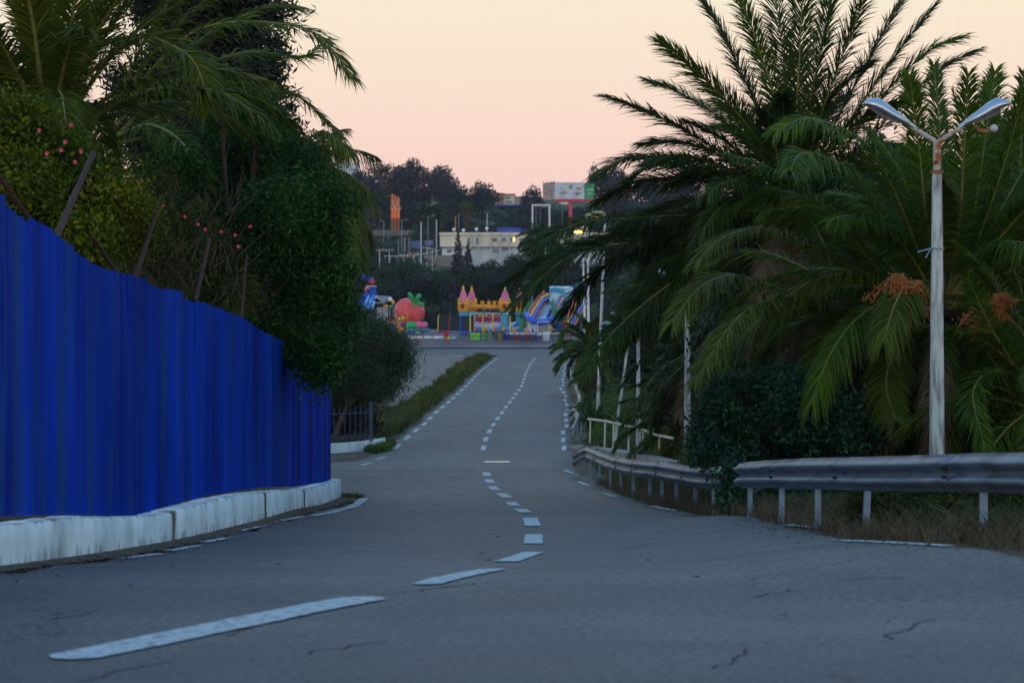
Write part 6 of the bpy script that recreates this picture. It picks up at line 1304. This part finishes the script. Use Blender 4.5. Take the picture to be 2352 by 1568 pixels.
parasol(1222,648,38,292,'i_dgreen','i_teal','i_haze','green parasol half hidden by a palm frond behind the left end of the slide')
# --- red fruit balloon with caterpillar train
fr = empty('fruit_balloon', gpt(942,758,276), 'giant ribbed red fruit balloon with green leaves and caterpillar cars', 'inflatable')
c = P(940,717,278); r = 34.5*K
m_ = MB(); Mx = Matrix.Rotation(R(14),4,'Y'); prof = [(.02,-r*.9),(r*.55,-r*.88),(r*.86,-r*.55),(r*.98,-r*.1),(r*.93,r*.35),(r*.70,r*.72),(r*.38,r*.90),(.12,r*.86)]
m_.lathe(c, prof, 64, ribs=22, amp=.09, M=Mx); m_.build('fruit_body', M['i_coral'], fr)
def leafy(x0,y0,x1,y1,w_): 
    a, b_ = P(x0,y0,276), P(x1,y1,275.6); MB().tube([a, a.lerp(b_,.25), a.lerp(b_,.6), a.lerp(b_,.9), b_], [.10,w_*K*.7,w_*K,w_*K*.75,.05], 12).build('leaf', M['i_green'], fr)
leafy(950,695,939,671,5.5); leafy(952,694,966,675,6.5); leafy(954,694,974,701,5.5); tubep([(952,702),(951,690)],3.4,'i_green','stalk',fr,276)
for i, (x, y, rr_, mt) in enumerate(((918,748,8.5,'i_coral'),(942,748,9.5,'i_green'),(951,748,8.5,'i_green'),(962,747,8.5,'i_pink'),(974,747,8.5,'i_pink'))): m_ = MB(); m_.ball(P(x,y,273.5), rr_*K, 16, 10, sz=1.05, ribs=8, amp=.05); m_.build('car_ball', M[mt], fr)
tubep([(938,758),(986,758)], 3.6, 'i_teal', 'train_base', fr, 273)
for i, x in enumerate((940,950,960,970)): p = P(x,764,271); m_ = MB(); m_.ball(p, 4.6*K, 12, 8, sx=1.4, sz=.55); tag(m_.build('bumper_boat', M[('i_blue','i_purple','i_lime','i_navy')[i]]), ('blue','violet','lime green','dark blue')[i]+' bumper boat in the row under the caterpillar train', 'bumper boat', 'small bumper boats under the caterpillar train')
# butterfly ride, carousel bits
cr_ = empty('butterfly_ride', gpt(905,764,270), 'small children\'s ride with white, orange and mint wings on stalks', 'ride')
for (x,y,mt,sx) in ((896,687,'i_white',1),(903,694,'i_orange',.7),(886,703,'i_orange',1.1),(898.5,704,'i_green',1)): m_ = MB(); m_.ball(P(x,y,270), 4.6*K, 10, 8, sx=sx*1.2, sy=.4, sz=.65 if y > 698 else 1.1); m_.build('wing', M[mt], cr_)
for x in (888,895,902,909): tubep([(x,700),(x+1,763)], .45, 'i_white' if x%2 else 'i_green', 'stalk', cr_, 270, 5)
tubep([(905,690),(908,725),(907,763)], .9, 'i_purple', 'stalk', cr_, 270, 6)
ca2 = empty('carousel', gpt(880,768,268), 'small colourful carousel half hidden by the dark feathery tree', 'carousel')
rg = random.Random(6)
for i in range(22):
    x = 838+i*4.3; mt = ('i_red','i_yellow','i_blue','i_orange','i_pink','i_lime')[i%6]; y = 738+rg.uniform(-8,14); m_ = MB(); m_.ball(P(x,y,268+rg.uniform(-1,1)), rg.uniform(2.6,5.2)*K, 8, 6, sx=1.2, sz=.8); m_.build('seat', M[mt], ca2)
for x in (918,922,925,928,936): tubep([(x,722+rg.uniform(-3,6)),(x,762)], .45, 'i_yellow', 'post', ca2, 269, 5)
for (x,w_,mt) in ((880,36,'i_blue'),(912,14,'i_orange'),(850,24,'i_red')): p = P(x,757,268.5); m_ = MB(); m_.lathe(p, [(.01,-.35),(w_*K,-.35),(w_*K*1.04,.1),(w_*K*.8,.22),(.01,.25)], 20, sy=.5); m_.build('deck', M[mt], ca2)
# blue tube slide left, with red ball
tsl = empty('tube_slide', gpt(838,770,280), 'tall blue ribbed slide tower topped by a bent blue tube and red ball', 'slide')
tubep([(832,633),(843,638),(855,646)], 6.8, 'i_blue', 'tube', tsl, 280, 14); MB().ball(P(854.5,648.5,279.5), 6.6*K, 16, 10).build('ball', M['i_red'], tsl)
m_ = MB()
for i in range(7):
    y = 660+i*6.4; x0 = 846-(i*3.6 if i > 1 else 0); x1 = 864-(0 if i < 5 else (i-4)*6); a, b_ = P(x0,y,281), P(x1,y,281); m_.tube([a,b_], .19, 8)
m_.build('ribbed_body', M['i_blue'], tsl); pb(841,656,864,658.5,280.5,.8,'rim','i_white',tsl)
for i in range(5): a, b_ = P(834+i*5,708,278), P(848+i*4,680,280); MB().tube([a,b_], .14, 6).build('chute_tube', M['i_blue' if i%2 else 'i_sky'], tsl)
MB().ball(P(843,665,279), 5.5*K, 10, 8, sz=1.4).build('side_cushion', M['i_pink'], tsl)
# kiosk
ki = empty('kiosk', gpt(875,745,286), 'grey kiosk with slanted awning between the blue slide and the red fruit', 'kiosk')
pb(866,706,889,752,288,2,'wall','fin_grey',ki); a, b_ = P(862,697,288), P(897,697,288); MB().prism([(a.x+.2,a.z+.75),(b_.x,b_.z+.7),(b_.x-.5,b_.z),(a.x,a.z)], 284.5, 289).build('awning', pm('awning',(.32,.38,.46),(.26,.3,.38),.8,.6), ki)
# white tube bench line, trough and red posts in front
wt = empty('white_tube_edge', gpt(970,775,268), 'row of white padded tubes lying before the rides', 'padding')
for (x0,x1) in ((915,972),(973,992),(993,1018)): tubep([(x0+1,775),(x1-1,775)], 3.1, 'i_white', 'tube', wt, 268, 12)
tag(tubep([(1020,777),(1034,777)], 3.4, 'i_yellow', 'float', None, 268.4), 'yellow float at the right end of the white padded tubes', 'float'); tag(tubep([(1037,776.5),(1048,776.5)], 3.0, 'i_sky', 'float', None, 268.4), 'light blue float beside the yellow one', 'float')
rlg = empty('red_post_rail', gpt(980,785,265), 'low red post rail in front of the white padded tubes', 'railing')
for x in (965,969,997,1025): tubep([(x,763.5),(x,784)], .55, 'i_red', 'post', rlg, 265.5, 6)
tubep([(925,764.5),(1079,764.8)], .45, 'i_purple', 'rail', rlg, 265.7, 5)
m_ = MB(); p = P(1025,768,267); m_.lathe(p, [(.05,-.5),(.12,-.2),(.30,.25)], 12); tag(m_.build('spring_rider', M['i_red']), 'small red funnel-shaped spring rider above the yellow float', 'ride')
# string of fence behind castle
fb = empty('back_fence', gpt(1000,760,300), 'tall dark mesh fence behind the rides', 'fence')
for x in range(960, 1360, 16): tubep([(x,770),(x,700)], .5, 'net', 'post', fb, 299, 5)
# ------------------------------------------------------------------ haze over the valley
hz = MB(); hz.box((0, 560, 70), (3200, 1240, 142)); hm = bpy.data.materials.new('haze'); hm.use_nodes = True; hn = hm.node_tree; hn.nodes.clear()
ou = hn.nodes.new('ShaderNodeOutputMaterial'); pv = hn.nodes.new('ShaderNodeVolumePrincipled'); pv.inputs['Color'].default_value = (.80,.86,1,1); pv.inputs['Density'].default_value = .00008; pv.inputs['Anisotropy'].default_value = .0
hn.links.new(pv.outputs[0], ou.inputs['Volume']); ho = hz.build('haze', hm); ho['kind'] = 'stuff'
